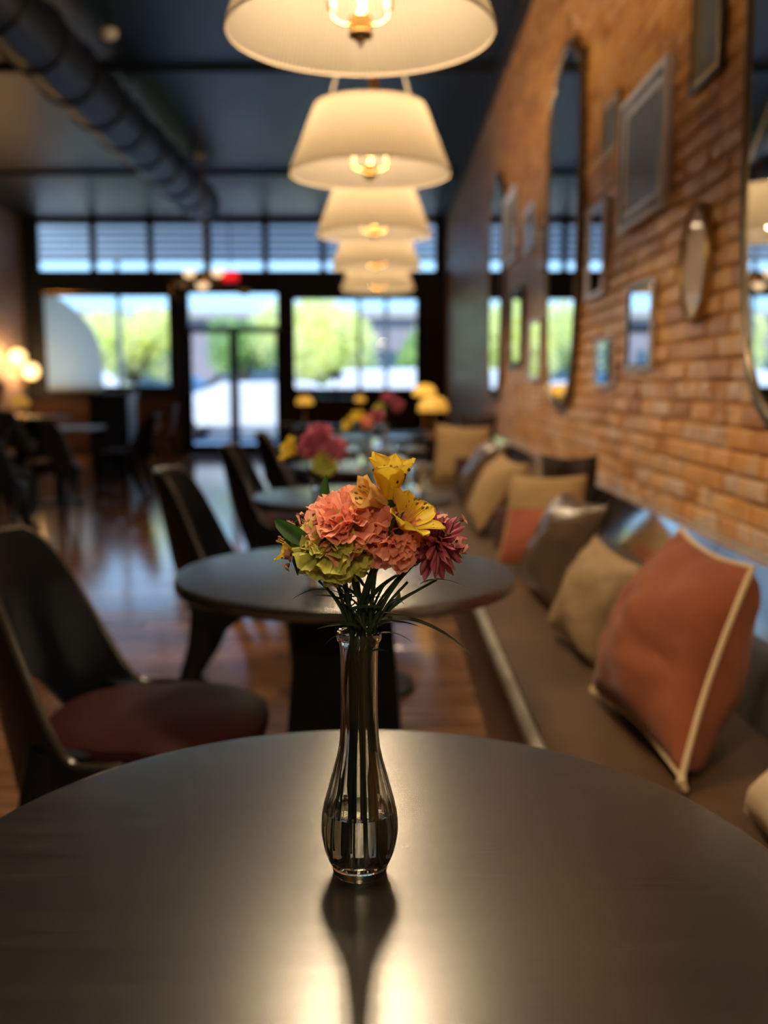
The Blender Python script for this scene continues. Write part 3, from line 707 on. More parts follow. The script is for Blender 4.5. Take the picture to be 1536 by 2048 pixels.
framed(7.0, 7.6, 1.29, 1.86, .045, M['darkframe'], M['mirror'], 'dark-framed mirror between the farthest tall mirror and the pale small one', cat='mirror', name='small_mirror')
framed(6.14, 6.62, 1.19, 1.585, .03, M['silver'], M['mirror'], 'pale-framed mirror low on the left of the middle tall mirror', cat='mirror', name='small_mirror')
ov = thing('oval_picture', 'oval gold-framed linen picture near the right edge', 'picture', (X1-.012, 3.12, 1.36), 0, 'framed pictures and small mirrors on the brick wall')
mb = MB(); n = 64
for k in range(n):
    th = 2*PI*k/n; c, s = math.cos(th), math.sin(th)
    for q, d in ((1, 0), (1, -.022), (.95, -.03), (.90, -.022), (.89, 0)): mb.v.append((d, .135*c*q if True else 0, .183+.183*s*(1-(1-q)*.75)))
for k in range(n):
    for j in range(5): q = (k+1) % n; mb.f.append((k*5+j, q*5+j, q*5+(j+1) % 5, k*5+(j+1) % 5))
mb.build('frame', M['gilt'], ov)
MB().prism([(.125*math.cos(2*PI*k/n), .183+.172*math.sin(2*PI*k/n)) for k in range(n)], 0, .016, Matrix(((0,0,-1,0), (1,0,0,0), (0,1,0,0), (0,0,0,1)))).build('picture', M['print3'], ov, smooth=False)

# ================================================================ CEILING DUCT, DETECTORS, EXIT SIGN
du = thing('ceiling_duct', 'round black spiral duct running along the ceiling on the left', 'duct', (-2.30, 0, 3.42))
MB().lathe([(.0, 0), (.225, 0), (.225, 14.2), (.0, 14.2)], 40).build('duct_body', M['duct'], du, (0, -1.5, 0), (-PI/2, 0, 0))
for k in range(20):
    MB().lathe([(.224,-.022), (.242,-.018), (.245,0), (.242,.018), (.224,.022)], 32).build('duct_collar', M['duct'], du, (0, -1.2+.72*k, 0), (PI/2, 0, 0))
MB().lathe([(.0,0), (.20,0), (.235,.03), (.225,.05), (0,.05)], 32).build('end_cap', M['duct'], du, (0, 12.7, 0), (-PI/2, 0, 0))
for k in range(5): MB().box(-.012, .012, -.012, .012, .2, ZC-3.42).build('hanger', M['duct'], du, (0, .8+2.8*k, 0), smooth=False)
for x, y, l in ((-1.95, 7.3, 'pale round ceiling detector beside the duct, nearer one'), (-2.02, 11.1, 'pale round ceiling detector at the far end of the duct')):
    d = thing('ceiling_detector', l, 'detector', (x, y, ZC), 0, 'ceiling detectors')
    MB().lathe([(0,-.20), (.04,-.20), (.055,-.185), (.06,-.15), (.06,-.14), (0,-.14)], 20).build('cover', M['det'], d)
    MB().lathe([(0,-.14), (.012,-.14), (.012,0), (0,0)], 10).build('stem', M['duct'], d)
ex = thing('exit_sign', 'lit red EXIT sign above the front door', 'sign', (-2.35, 15.25, 2.72))
MB().box(-.12, .12, -.02, .03, 0, .17).build('housing', M['redface'], ex, smooth=False)
MB().tube([(0, .0, .2), (0, 0, ZC-2.72)], .008).build('hanging_rod', M['black'], ex)
cu = bpy.data.curves.new('lettering', 'FONT'); cu.body = 'EXIT'; cu.size = .12; cu.extrude = .003; cu.align_x = 'CENTER'; cu.materials.append(M['red'])
lt0 = bpy.data.objects.new('lettering', cu); C.objects.link(lt0); bpy.context.view_layer.update()
lme = bpy.data.meshes.new_from_object(lt0.evaluated_get(bpy.context.evaluated_depsgraph_get())); bpy.data.objects.remove(lt0)
lt = bpy.data.objects.new('lettering', lme); C.objects.link(lt); lt.parent = ex; lt.location = (0, -.022, .04); lt.rotation_euler = (PI/2, 0, 0)

# ================================================================ CHANDELIER, SCONCES, TABLE LAMPS
cd = thing('chandelier', 'small brass chandelier of ivory cups hanging before the front door', 'chandelier', (-1.80, 10, 2.12))
MB().tube([(0,0,.15), (0,0,ZC-2.12)], .008).build('rod', M['brass'], cd)
MB().lathe([(0,.05), (.03,.06), (.04,.1), (.02,.14), (.01,.18), (0,.18)], 16).build('hub', M['brass'], cd)
for k, (a, r, z) in enumerate(((PI, .15, .14), (0, .13, .145), (-PI/2, .12, .01), (.3, .40, -.03), (2.6, .30, .05))):
    c, s = math.cos(a), math.sin(a)
    am = MB().tube([(0,0,.08), (r*.5*c, r*.5*s, .0), (r*c, r*s, z-.03)], .006).build('arm', M['brass'], cd)
    MB().lathe([(0,-.035), (.03,-.03), (.055,-.01), (.065,.02), (.06,.03), (0,.03)], 20, (r*c, r*s, z)).build('glass_cup', M['cup'] if k > 2 else mat('lit_cup%d' % k, (.9,.7,.45), .4, emit=(1,.68,.38), es=1.3), am)
MB().tube([(-.04,0,.1), (-.2,0,.16), (-.34,0,.05), (-.33,0,-.08), (-.24,0,-.10)], .012).build('scroll', M['brass'], cd)
for x, y, z, l, r in ((X0+.16, 15.2, 1.575, 'upper glass globe wall lamp on the left wall', .135), (X0+.17, 15.72, 1.37, 'lower glass globe wall lamp in the left corner', .135)):
    g = thing('globe_lamp', l, 'lamp', (x, y, z-.2), 0, 'lit globe lamps at the left')
    sphere(MB(), (0,0,.2), r, 24, 14).build('globe', M['glow'], g)
    MB().tube([(-.16,0,.03), (-.05,0,.03), (0,0,.08)], .012).build('bracket', M['brass'], g)
    ld = bpy.data.lights.new('globe_light', 'POINT'); ld.energy = 14; ld.color = (1,.55,.22); ld.shadow_soft_size = .12
    lo = bpy.data.objects.new('globe_light', ld); C.objects.link(lo); lo.parent = g; lo.location = (.02, -.32, .2)
def tlamp(x, y, z, r, h, lab, m=None, base=None):
    g = thing('table_lamp', lab, 'lamp', (x, y, z), 0, 'small dome-shaded table lamps')
    MB().lathe([(0,h), (r*.45,h-.004), (r*.8,h-.25*r), (r*.97,h-.6*r), (r,h-.95*r), (r*.97,h-.97*r), (r*.9,h-.6*r), (r*.4,h-.12*r), (0,h-.1*r)], 28).build('lamp_shade', m or M['amber'], g)
    MB().lathe([(0,0), (r*.55,0), (r*.55,.012), (.012,.022), (.009,h*.5), (.009,h-.12*r), (0,h-.12*r)], 20).build('base', base or M['brass'], g)
    return g
tlamp(-.80, 9.9, .75, .085, .30, 'small amber lamp left of the far bouquets', None)
tlamp(-.245, 10, .75, .055, .30, 'tiny amber lamp just above the yellow far bouquet')
tlamp(-.59, 12, 1.0, .10, .33, 'unlit black dome lamp against the right front window', M['black'], M['black'])
tlamp(.36, 8.75, .74, .105, .43, 'upper amber dome lamp near the right wall')
tlamp(.40, 7.95, .74, .125, .33, 'lower, wider amber dome lamp in front of the other near the wall', M['amber2'])
# side tables that carry those lamps
def stand(x, y, w, d, h, lab, m=None, name='side_table'):
    g = thing(name, lab, 'table', (x, y, 0)); MB().box(-w/2, w/2, -d/2, d/2, h-.03, h).build('table_top', m or M['black'], g, smooth=False)
    for a in (-1, 1):
        for b_ in (-1, 1): MB().box(a*(w/2-.03)-.02, a*(w/2-.03)+.02, b_*(d/2-.03)-.02, b_*(d/2-.03)+.02, 0, h-.03).build('leg', M['black'], g, smooth=False)
    return g
stand(-.52, 9.95, 1.0, .5, .75, 'narrow black table holding the two small amber lamps')
stand(.12, 8.75, .74, .30, .74, 'black side table under the upper amber dome lamp')
stand(-.59, 12.0, .6, .5, 1.0, 'tall black stand under the unlit black dome lamp')
# ledge box on the bench end carrying the wider lamp
g = thing('lamp_plinth', 'dark box on the bench end under the wider amber dome lamp', 'box', (.44, 7.95, .45))
MB().box(-.13, .11, -.12, .12, 0, .27).build('box_body', M['black'], g, smooth=False); MB().box(-.14, .12, -.13, .13, .27, .29).build('lid', M['darkframe'], g, smooth=False)

# ================================================================ LEFT SIDE OF THE ROOM
sc = thing('window_screen', 'pale frosted screen with a curved edge inside the left front window', 'screen', (-4.95, Y1-.06, 1.06))
out = [(-.50, 0), (.40, 0), (.40, .45), (.36, .75), (.26, 1.0), (.10, 1.2), (-.10, 1.38), (-.30, 1.5), (-.50, 1.54)]
Qy = Matrix(((1,0,0,0), (0,0,-1,0), (0,1,0,0), (0,0,0,1)))
MB().prism(out, -.004, .004, Qy).build('cloth_panel', M['curtain'], sc, smooth=False)
MB().tube([(-.52,0,1.56), (.45,0,1.56)], .01).build('rail', M['brass'], sc)
hs = thing('host_stand', 'tall navy host stand between the left tables and the door', 'stand', (-3.46, 12.5, 0))
MB().box(-.25, .25, -.2, .2, .06, 1.02).build('cabinet', M['navy'], hs, smooth=False)
MB().box(-.28, .28, -.23, .23, 1.02, 1.06).build('top', M['navy'], hs, smooth=False)
MB().box(-.22, .22, -.16, .18, 0, .06).build('plinth', M['black'], hs, smooth=False)
for s in (-1, 1): MB().box(s*.12-.10, s*.12+.10, -.212, -.2, .12, .96).build('panel', M['navy'], hs, smooth=False)
def ltable(x, y, w, d, lab, m):
    g = thing('dining_table', lab, 'table', (x, y, 0), 0, 'square tables at the left')
    MB().box(-w/2, w/2, -d/2, d/2, .72, .75).build('table_top', m, g, smooth=False)
    MB().box(-.04, .04, -.04, .04, .02, .72).build('pedestal', M['black'], g, smooth=False)
    MB().lathe([(0,0), (.24,0), (.24,.015), (.05,.03), (0,.03)], 24).build('base', M['black'], g)
ltable(-3.2, 9.6, .75, .7, 'pale-topped square table beside the seated person', M['grey'])
ltable(-4.6, 12.8, .8, .7, 'dark square table under the left front window', M['black'])
for x, y, rz, l in ((-3.0, 8.7, PI/2, 'dark tub chair with its back to the camera at the pale table'), (-3.85, 9.5, 0, 'dark tub chair on the wall side of the pale table'),
                    (-2.72, 10.25, PI, 'dark tub chair on the aisle side beyond the pale table'), (-4.6, 12.0, PI/2, 'dark tub chair before the dark square table'),):
    copy_tree(ch, (x, y, 0), rz, l)
# brown armchair near the door
ac = copy_tree(ch, (-3.25, 13.7, 0), PI, 'brown wooden tub chair beside the front door')
for o in list(C.objects):
    if o.parent is ac and o.name.startswith(('backrest', 'leg')):
        o.data = o.data.copy(); o.data.materials.clear(); o.data.materials.append(M['wicker'])
al = tlamp(-4.75, 12.8, .75, .12, .26, 'amber dome lamp on the dark square table at the left', M['amber2'])

# seated person, back to the camera, at the left edge
ps = thing('person', 'person in dark clothes seated with back to camera at the left edge', 'person', (-2.86, 7.0, 0))
J = {'pelvis': ((0,0,.52), .135), 'waist': ((.0,.03,.68), .125), 'chest': ((0,.04,.86), .15), 'neck0': ((0,.06,.98), .07), 'neck': ((.01,.08,1.02), .052), 'head0': ((.02,.09,1.07), .06),
     'shL': ((-.18,.05,.90), .06), 'elL': ((-.26,.14,.68), .045), 'wrL': ((-.18,.36,.72), .03), 'haL': ((-.15,.42,.73), .032),
     'shR': ((.18,.05,.90), .06), 'elR': ((.27,.14,.68), .045), 'wrR': ((.20,.36,.72), .03), 'haR': ((.17,.42,.73), .032),
     'hiL': ((-.10,.03,.50), .09), 'knL': ((-.13,.44,.50), .062), 'anL': ((-.14,.40,.08), .04), 'ftL': ((-.15,.54,.04), .035),
     'hiR': ((.10,.03,.50), .09), 'knR': ((.13,.44,.50), .062), 'anR': ((.14,.40,.08), .04), 'ftR': ((.15,.54,.04), .035)}
E_ = [('pelvis','waist'), ('waist','chest'), ('chest','neck0'), ('neck0','neck'), ('neck','head0'), ('chest','shL'), ('shL','elL'), ('elL','wrL'), ('wrL','haL'), ('chest','shR'), ('shR','elR'), ('elR','wrR'), ('wrR','haR'),
      ('pelvis','hiL'), ('hiL','knL'), ('knL','anL'), ('anL','ftL'), ('pelvis','hiR'), ('hiR','knR'), ('knR','anR'), ('anR','ftR')]
names = list(J); me = bpy.data.meshes.new('body'); me.from_pydata([J[n][0] for n in names], [(names.index(a), names.index(b_)) for a, b_ in E_], [])
bo = bpy.data.objects.new('body', me); C.objects.link(bo); bo.parent = ps
md = bo.modifiers.new('skin', 'SKIN')
for i, n in enumerate(names): me.skin_vertices[0].data[i].radius = (J[n][1],)*2; me.skin_vertices[0].data[i].use_root = (n == 'pelvis')
ss = bo.modifiers.new('sub', 'SUBSURF'); ss.levels = 2; ss.render_levels = 2; me.materials.append(M['cloth'])
hd = MB(); hd.grid(lambda u, v: (.072*math.sin(PI*v)*math.cos(2*PI*u)*(1-.12*max(0, -math.cos(PI*v))*-1 if v > .5 else 1), .09*math.sin(PI*v)*math.sin(2*PI*u)+(.018 if .42 < v < .6 and .2 < u < .3 else 0), -.115*math.cos(PI*v)), 28, 18, True)
h = hd.build('head', M['skin'], ps, (.02, .10, 1.13), (.15, 0, -.6))
MB().grid(lambda u, v: (.078*math.sin(PI*v)*math.cos(2*PI*u), .097*math.sin(PI*v)*math.sin(2*PI*u)-.012, -.118*math.cos(PI*v)+.008 if v > .35 or math.sin(2*PI*u) < .2 else .02), 28, 16, True).build('hair', M['hair'], ps, (.02, .09, 1.14), (.15, 0, -.6))
for s in (-1, 1):
    sphere(MB(), (s*.073, 0, -.005), .016, 8, 6, 1.5).build('ear', M['skin'], h)
    for k in range(5):
        a = -.5+.25*k; bx_ = s*.16
        if k < 4: MB().tube([(bx_+(k-1.5)*.017, .42, .735), (bx_+(k-1.5)*.019, .46+.006*(k % 2), .73), (bx_+(k-1.5)*.02, .49, .715)], [.009,.008,.006], 6).build('finger', M['skin'], ps)
        else: MB().tube([(bx_-s*.03, .40, .73), (bx_-s*.05, .43, .725), (bx_-s*.052, .455, .72)], [.010,.009,.007], 6).build('thumb', M['skin'], ps)
copy_tree(ch, (-2.86, 6.98, 0), PI/2, 'dark tub chair under the seated person at the left edge')

# ================================================================ FLOWERS
Z = Vector((0,0,1))
def frame_to(d, roll=0):
    d = Vector(d).normalized(); q = Z.rotation_difference(d); return q.to_matrix().to_4x4() @ Matrix.Rotation(roll, 4, 'Z')
def petal_mesh(Ln, Wd, m, base_w=.25, tip='round', curl=.3, cup=.2, frill=0, freq=5, nu=7, nv=7, seed=0, name='petal', peak=.7):
    """along +z, opening towards +x when it curls"""
    mb = MB()
    def fn(u, v):
        s = v; 
        if tip == 'fan': w = Wd*(base_w+(1-base_w)*s**.8)
        else: w = Wd*(base_w*(1-s)+ (math.sin(PI*min(1, s**(math.log(.5)/math.log(peak)))))**.5*(1-base_w*.3))
        if tip == 'fan': end = Ln*(1+.05*math.sin((u*2-1)*freq*2.1+seed)+.028*math.sin(u*41+seed)-.16*(2*u-1)**2)
        else: end = Ln
        zz = end*s; xx = curl*Ln*s*s*.9 + cup*w*(4*(u-.5)**2) *-1
        if frill: xx += frill*s*s*math.sin(u*freq*2*PI+seed)+frill*.5*s*math.sin(u*freq*4.4*PI+seed*2)
        ang = curl*s*1.0
        return (xx, (u-.5)*w*(1 if tip == 'fan' else 1), zz*math.cos(ang*.5))
    mb.grid(fn, nu, nv); return mb.mesh(name, m)
PM = {}
for col in ('peach', 'green_p', 'magenta', 'yellow'):
    PM[col+'_fan'] = [petal_mesh(.034, .040, M[col], .20, 'fan', .22, .12, .0052, 1.7, 19, 9, seed=s*1.7) for s in range(5)]
PM['mum'] = [petal_mesh(.026, .0058, M['magenta'], .5, 'round', c, -.5, 0, nu=5, nv=6) for c in (.15, .35, .6)]
PM['als'] = [petal_mesh(.042, w, M['yellow'], .2, 'round', c, .22, .0012, 1.3, nu=9, nv=11, peak=p) for w, c, p in ((.027, .30, .70), (.019, .22, .66))]
PM['als_p'] = [petal_mesh(.042, w, M['pale_yellow'], .2, 'round', c, .22, 0, nu=9, nv=11, peak=p) for w, c, p in ((.027, .2, .68), (.018, .2, .62))]
PM['leaf'] = petal_mesh(.034, .013, M['leaf'], .1, 'round', .25, .2, nu=5, nv=9, name='leaf', peak=.45)
PM['bladeleaf'] = petal_mesh(.040, .0045, M['stem'], .3, 'round', .7, .2, nu=3, nv=10, name='leaf', peak=.4)
PM['wax'] = petal_mesh(.0048, .0045, M['pink'], .4, 'round', .3, .2, nu=4, nv=4)
GOLD = 2.39996
def stem_to(root, h, rad=.0021, bend=(0,0,0), foot=(0,0,.008)):
    """from the foot inside the vase, through the neck, up to the head h (all local)"""
    f = Vector(foot); nk = Vector((f.x*.48, f.y*.48, .185)); h = Vector(h); up = nk+(h-nk)*.5+Vector((0,0,.008))*1+Vector(bend)-Vector((h.x, h.y, 0))*.12
    pts = []
    P_ = [f, (f+nk)/2, nk, up, h]
    for i in range(len(P_)-1):
        p0, p1, p2, p3 = P_[max(i-1,0)], P_[i], P_[i+1], P_[min(i+2, len(P_)-1)]
        for k in range(5):
            t_ = k/5; pts.append(.5*((2*p1)+(p2-p0)*t_+(2*p0-5*p1+4*p2-p3)*t_*t_+(3*p1-p0-3*p2+p3)*t_**3))
    pts.append(h); MB().tube(pts, rad, 6).build('stem', M['stem'], root); return pts
def add_leaf(root, pts, k, rr, me='leaf', sc=1.0):
    p = pts[k]; d = Vector((rr.uniform(-1,1), rr.uniform(-1,1), rr.uniform(.4,1.4)))
    put('leaf', PM[me], root, mtx=Matrix.Translation(p) @ frame_to(d, rr.uniform(0,6)) @ Matrix.Scale(sc*rr.uniform(.7,1.2), 4))
def carnation(lab, loc, h, axis, col, n=42, sc=1.0, flat=1.0, seed=1, open_=95, leaves=2, cat='flower', group='flowers in the near bud vase', foot=(0,0,.008)):
    rr = random.Random(seed); root = thing('carnation', lab, cat, loc, 0, group); h = Vector(h); A = frame_to(axis)
    hb = h - (A.to_3x3() @ Z)*.018*sc
    pts = stem_to(root, hb, foot=foot)
    MB().lathe([(.0,-.012), (.004,-.011), (.007,-.002), (.0075,.006), (.0,.010)], 10).build('calyx', M['stem'], root).matrix_basis = Matrix.Translation(hb) @ A @ Matrix.Scale(sc, 4)
    for i in range(n):
        f = (i+.5)/n; tl = math.radians(2+open_*f**.72+rr.uniform(-11,11)); az = i*GOLD+rr.uniform(-.2,.2)
        s = sc*(.86+.22*f)*rr.uniform(.92,1.08)
        mt = Matrix.Translation(hb) @ A @ Matrix.Rotation(az, 4, 'Z') @ Matrix.Scale(flat, 4, Z) @ Matrix.Rotation(tl, 4, 'Y') @ Matrix.Scale(s, 4)
        put('petal', PM[col+'_fan'][rr.randrange(5)], root, mtx=mt)
    for k in range(leaves): add_leaf(root, pts, rr.randrange(12, 18), rr, 'bladeleaf')
    return root
def alstro(lab, loc, h, axis, key='als', spread=(22, 30), roll=0, sc=1.0, seed=1, group='flowers in the near bud vase', foot=(0,0,.008)):
    rr = random.Random(seed); root = thing('alstroemeria', lab, 'flower', loc, 0, group); h = Vector(h); A = frame_to(axis, roll)
    pts = stem_to(root, h, .0018, foot=foot)
    MB().lathe([(.0,-.008), (.0035,-.006), (.005,.0), (.004,.004), (0,.005)], 10).build('ovary', M['stem'], root).matrix_basis = Matrix.Translation(h) @ A
    for k in range(6):
        o = k % 2; tl = math.radians(spread[o]+rr.uniform(-5,5)); az = k*PI/3+rr.uniform(-.1,.1)
        mt = Matrix.Translation(h) @ A @ Matrix.Rotation(az, 4, 'Z') @ Matrix.Translation((.002,0,0)) @ Matrix.Rotation(tl, 4, 'Y') @ Matrix.Scale(sc*rr.uniform(.93,1.05), 4)
        p = put('petal', PM[key][o], root, mtx=mt)
        if o == 1 and key == 'als':
            mb = MB()
            for q in range(5):
                yy, zz = rr.uniform(-.004,.004), rr.uniform(.015,.033); x_ = .25*.042*(zz/.042)**2*.9
                mb.add([(x_-.0012, yy-.0002, zz-.0012), (x_-.0012, yy+.0002, zz-.0012), (x_-.0008, yy+.0003, zz+.0012), (x_-.0008, yy-.0001, zz+.0012),
                        (x_+.0012, yy-.0002, zz-.0012), (x_+.0012, yy+.0002, zz-.0012), (x_+.0014, yy+.0003, zz+.0012), (x_+.0014, yy-.0001, zz+.0012)], [(0,1,2,3), (4,7,6,5), (0,4,5,1), (1,5,6,2), (2,6,7,3), (3,7,4,0)])
            mb.build('fleck', M['fleck'], p, smooth=False)
    for k in range(6):
        a = k*1.05; e = Vector((.006*math.cos(a), .006*math.sin(a), .030))
        s = MB().tube([(0,0,0), e*.5+Vector((0,0,.002)), e], .0004, 5).build('stamen', M['yellow'], root); s.matrix_basis = Matrix.Translation(h) @ A
        sphere(MB(), e, .0012, 6, 5, 1.6).build('anther', M['pollen'], s)
    return root
def mum(lab, loc, h, axis, sc=1.0, n=110, seed=1, group='flowers in the near bud vase', foot=(0,0,.008)):
    rr = random.Random(seed); root = thing('chrysanthemum', lab, 'flower', loc, 0, group); h = Vector(h); A = frame_to(axis)
    stem_to(root, h, .0018, foot=foot)
    sphere(MB(), (0,0,0), .006, 10, 8).build('centre', M['magenta'], root).matrix_basis = Matrix.Translation(h) @ A
    for i in range(n):
        f = (i+.5)/n; tl = math.radians(8+112*f**.8+rr.uniform(-5,5)); az = i*GOLD
        mt = Matrix.Translation(h) @ A @ Matrix.Rotation(az, 4, 'Z') @ Matrix.Rotation(tl, 4, 'Y') @ Matrix.Translation((0,0,.002)) @ Matrix.Scale(sc*(.72+.38*f)*rr.uniform(.85,1.12), 4)
        put('petal', PM['mum'][rr.randrange(3)], root, mtx=mt)
    return root
def waxspray(lab, loc, h, spread, n=14, seed=1, group='flowers in the near bud vase', foot=(0,0,.008)):
    rr = random.Random(seed); root = thing('waxflower_spray', lab, 'flower', loc, 0, group); h = Vector(h)
    pts = stem_to(root, h, .0011, foot=foot); mb = MB(); tips = []
    for k in range(n):
        tp = h+Vector((rr.uniform(-1,1)*spread[0], rr.uniform(-1,1)*spread[1], rr.uniform(-.6,1)*spread[2])); mid = (h+tp)/2+Vector((0,0,.004))
        mb.tube([h-Vector((0,0,.01)), mid, tp], .0005, 5); tips.append((tp, (tp-mid).normalized()))
    mb.build('twigs', M['stem'], root)
    for k, (tp, d) in enumerate(tips):
        A = Matrix.Translation(tp) @ frame_to(d+Vector((0,-.4,.2)))
        b_ = MB().lathe([(0,-.003), (.0015,-.002), (.002,0), (.0012,.001), (0,.0012)], 8).build('bud', M['fleck'], root); b_.matrix_basis = A
        if k % 3 != 2:
            for q in range(5): put('petal', PM['wax'], b_, mtx=Matrix.Rotation(q*1.257, 4, 'Z') @ Matrix.Translation((.001,0,0)) @ Matrix.Rotation(math.radians(55), 4, 'Y'))
    return root
VX, VY, VZ = -.021, .80, .75
def V(x, y, z): return (x-VX, y-VY, z-VZ)
VL = (VX, VY, VZ+.004)
ft = lambda k: ((.012+.008*(k % 2))*math.cos(k*1.9), (.012+.008*(k % 2))*math.sin(k*1.9), .0105+.002*(k % 3))
carnation('large peach carnation on the upper left of the near bouquet', VL, V(-.036,.795,1.066), (-.20,-.45,.85), 'peach', 46, 1.15, .68, 3, foot=ft(0))
carnation('coral carnation low in the middle right of the near bouquet', VL, V(.008,.785,1.052), (.15,-.75,.50), 'peach', 40, .88, .8, 4, foot=ft(1))
carnation('lime green carnation on the lower left of the near bouquet', VL, V(-.045,.782,1.048), (-.2,-.66,.66), 'green_p', 38, 1.05, .60, 5, 118, foot=ft(2))
alstro('topmost yellow alstroemeria standing upright above the near bouquet', VL, V(.0035,.80,1.068), (.05,-.10,1), 'als', (10,15), .4, 1.0, 6, foot=ft(3))
alstro('pale yellow alstroemeria facing left beside the topmost one', VL, V(.004,.80,1.066), (-.75,-.45,.42), 'als_p', (14,20), .2, .86, 7, foot=ft(4))
alstro('yellow alstroemeria opening to the right above the plum chrysanthemum', VL, V(.013,.79,1.048), (.58,-.34,.78), 'als', (34,40), .9, .86, 8, foot=ft(5))
mum('plum chrysanthemum at the right of the near bouquet', VL, V(.044,.805,1.036), (.55,-.5,.45), 1.12, 120, 9, foot=ft(6))
alstro('small yellow flower peeping out at the left of the near bouquet', VL, V(-.062,.82,1.022), (-.9,.1,.55), 'als', (24,28), .3, .72, 10, foot=ft(7))
waxspray('waxflower spray with pink buds at the right side of the bouquet', VL, V(.050,.80,1.040), (.016,.010,.018), 20, 11, foot=ft(8))
waxspray('waxflower spray poking out at the left of the near bouquet', VL, V(-.068,.81,1.050), (.012,.012,.012), 8, 12, foot=ft(9))
waxspray('waxflower spray low at the left below the green leaf', VL, V(-.072,.80,1.018), (.012,.012,.010), 8, 13, foot=ft(10))
# foliage stems
def leafy(lab, seed, h, specs, foot):
    root = thing('foliage_stem', lab, 'foliage', VL, 0, 'leafy stems in the near bud vase'); rr = random.Random(seed)
    pts = stem_to(root, Vector(h), .0012, foot=foot)
    for (p, d, me, s, ro) in specs: put('leaf', PM[me], root, mtx=Matrix.Translation(Vector(V(*p))) @ frame_to(d, ro) @ Matrix.Scale(s, 4))
    for k in range(5): add_leaf(root, pts, rr.randrange(10, 17), rr, 'bladeleaf', .8)
    return root
leafy('leafy stem with broad green leaves at the left of the bouquet', 1, V(-.062,.80,1.04), [((-.060,.79,1.036), (-1,-.1,.62), 'leaf', 1.05, 1.6), ((-.045,.83,1.055), (-.3,0,1), 'leaf', 1.0, .8), ((-.060,.80,1.03), (-.8,-.3,.3), 'leaf', .8, 1.2)], ft(11))
leafy('dark stem with a thin arching leaf low at the left', 2, V(-.050,.80,1.0), [((-.044,.79,.996), (-.9,-.1,.35), 'bladeleaf', .75, 3.1)], ft(12))
leafy('dark stem with a long thin leaf reaching right', 3, V(.02,.81,1.0), [((-.003,.79,.972), (1,-.1,.20), 'bladeleaf', 1.9, 0), ((.012,.79,1.048), (.05,-.5,.9), 'leaf', .55, 0)], ft(13))
leafy('dark twiggy stem behind the plum chrysanthemum', 4, V(.045,.82,1.0), [((.03,.80,1.0), (.9,0,.5), 'bladeleaf', .9, 0)], ft(14))
leafy('dark stem with a rounded bud below the upright yellow flower', 5, V(.004,.79,1.045), [((.004,.785,1.040), (.1,-.3,1), 'leaf', .75, 0)], ft(15))
leafy('dark leafy stem crowding the middle of the vase neck', 6, V(-.015,.80,1.0), [((-.02,.79,.965), (-.8,-.3,.5), 'bladeleaf', .8, 3), ((-.03,.79,.96), (-.9,0,.1), 'bladeleaf', .5, 3)], ft(16))
leafy('dark leafy stem at the right side of the vase neck', 7, V(.0,.80,1.0), [((-.01,.79,.965), (.8,-.2,.6), 'bladeleaf', .9, 0), ((-.005,.79,.96), (.9,0,.3), 'bladeleaf', .7, 0)], ft(17))

# ---------------------------------------------------------------- bud vase
OUT = [(.0,.0), (.0215,.0), (.0232,.002), (.0240,.005), (.0242,.007), (.0262,.011), (.0290,.018), (.0309,.0245), (.0322,.032), (.0328,.039), (.0325,.048), (.0316,.056), (.0300,.064), (.0276,.073), (.0248,.0835), (.0222,.093), (.0196,.103), (.0178,.111), (.0166,.121), (.0160,.132), (.0157,.148), (.0157,.172), (.0158,.190), (.0162,.201), (.0172,.205), (.0186,.207), (.0192,.2095), (.0192,.212), (.0184,.2142)]
def make_vase(lab, loc):
    v = thing('bud_vase', lab, 'vase', loc, 0, 'clear glass bud vases')
    wt = .0021
    inn = [(.0168,.2140), (.0158,.2105), (.0145,.204)] + [(max(r-wt, .002), z) for r, z in reversed(OUT[5:23])] + [(.020,.0125), (.012,.0085), (.0,.0078)]
    def flt(r, z, th):
        k = min(1, max(0, (z-.012)/.02))*min(1, max(0, (.165-z)/.06)); return r*(1+.010*k*math.cos(20*th))
    MB().lathe(OUT+inn, 160, flute=flt).build('glass_body', M['glass'], v)
    wl = .0578
    wp = [(0,.0082), (.0118,.0089), (.0199,.0129)] + [(r-wt+.00025, z) for r, z in OUT[5:] if z < wl] + [(.03145-.0021+.0006, wl), (.0285, wl-.0006), (.02, wl-.0012), (0, wl-.0012)]
    MB().lathe(wp, 160, flute=flt).build('water', M['water'], v)
    return v
bv = make_vase('clear glass bud vase half filled with water on the near table', (VX, VY, VZ))
# distant bouquets reuse the blooms
bv2 = copy_tree(bv, (-.134, 2.02, .75), .4, 'glass bud vase on the second table', drop=('water',))
bv3 = copy_tree(bv, (-.06, 3.68, .75), .9, 'glass bud vase on the third table', drop=('water',))
bv4 = copy_tree(bv, (.0, 5.1, .75), .3, 'glass bud vase on the fourth table', drop=('water',))
def far(kind, lab, base, h, ax, **k):
    grp = 'flowers in the far bud vases'; loc = (base[0], base[1], .754); H_ = (h[0], h[1], h[2])
    if kind == 'mum': return mum(lab, loc, H_, ax, seed=k.get('seed', 1), sc=k.get('sc', 1.1), n=60, group=grp)
    if kind == 'als': return alstro(lab, loc, H_, ax, 'als', (24,30), 0, k.get('sc', 1), k.get('seed', 1), grp)
    return carnation(lab, loc, H_, ax, kind, k.get('n', 24), k.get('sc', 1), .85, k.get('seed', 1), group=grp)
b = (-.134, 2.02)
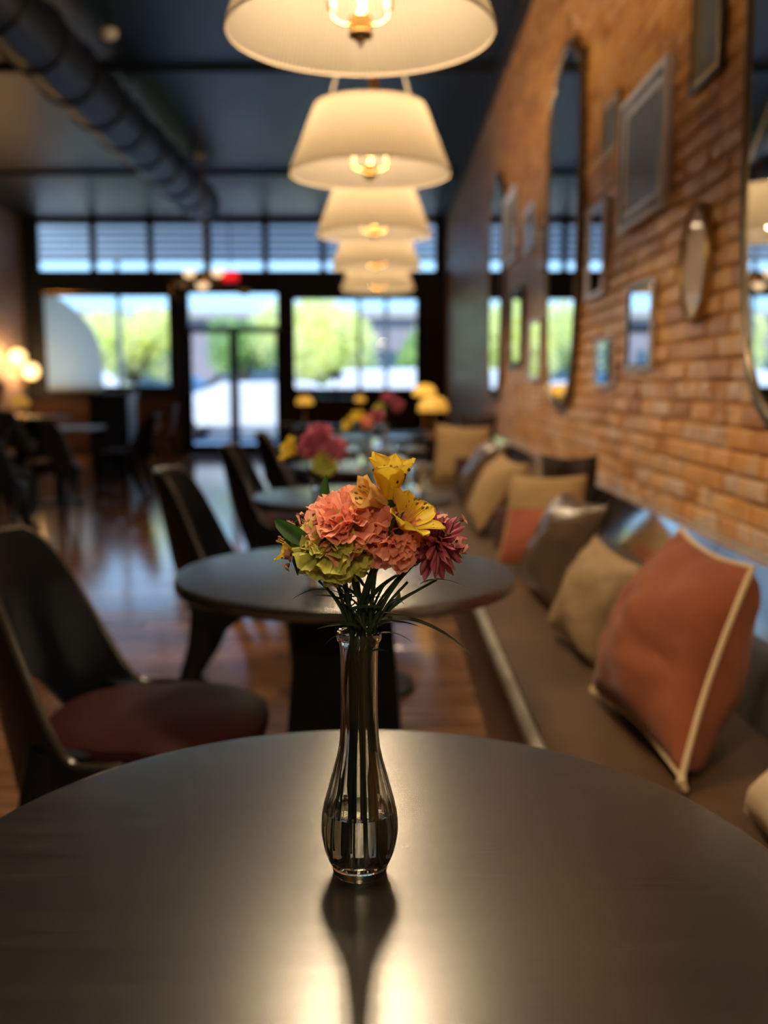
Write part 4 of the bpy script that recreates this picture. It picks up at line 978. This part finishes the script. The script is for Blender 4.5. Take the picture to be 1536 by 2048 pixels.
far('mum', 'upper plum chrysanthemum in the vase on the second table', b, (.0,0,.315), (0,-.3,1), sc=1.3, seed=2)
far('mum', 'right plum chrysanthemum in the vase on the second table', b, (.035,-.01,.285), (.5,-.6,.5), sc=1.2, seed=3)
far('mum', 'left plum chrysanthemum in the vase on the second table', b, (-.022,-.01,.290), (-.5,-.6,.5), sc=1.1, seed=4)
far('als', 'yellow flower at the left in the vase on the second table', b, (-.045,0,.27), (-.7,-.5,.5), sc=1.0, seed=5)
far('green_p', 'lime green flower low in the vase on the second table', b, (.012,-.025,.258), (0,-.9,.2), sc=.8, seed=6)
b = (-.06, 3.68)
far('mum', 'plum chrysanthemum in the vase on the third table', b, (.035,0,.30), (.3,-.4,1), sc=1.3, seed=7)
far('als', 'taller yellow flower in the vase on the third table', b, (-.03,0,.275), (-.3,-.6,.8), sc=1.15, seed=8)
far('als', 'lower yellow flower in the vase on the third table', b, (-.055,0,.255), (-.7,-.5,.4), sc=1.1, seed=9)
far('peach', 'coral carnation in the vase on the third table', b, (.0,-.01,.285), (0,-.7,.6), sc=.8, seed=10)
b = (.0, 5.1)
far('mum', 'upper plum chrysanthemum in the vase on the fourth table', b, (.02,0,.35), (0,-.4,1), sc=1.6, seed=11)
far('mum', 'lower plum chrysanthemum in the vase on the fourth table', b, (.07,0,.31), (.6,-.4,.7), sc=1.6, seed=12)
far('green_p', 'lime green carnation in the vase on the fourth table', b, (-.03,-.01,.30), (-.4,-.7,.6), sc=.9, seed=13)
# tumblers
def tumbler(x, y, lab):
    return tag(MB().lathe([(0,0), (.028,0), (.03,.004), (.035,.11), (.0335,.1105), (.0285,.012), (0,.010)], 32).build('water_glass', M['tumbler'], None, (x, y, .7505)), lab, 'glass', 'water glasses on the tables')
tumbler(-.02, 3.56, 'nearer clear water glass on the third table'); tumbler(.12, 3.72, 'farther clear water glass on the third table')
tumbler(-.10, 4.98, 'clear water glass at the left of the fourth table'); tumbler(.08, 4.92, 'clear water glass at the right of the fourth table')
tumbler(-.05, 6.45, 'clear water glass on the fifth table')
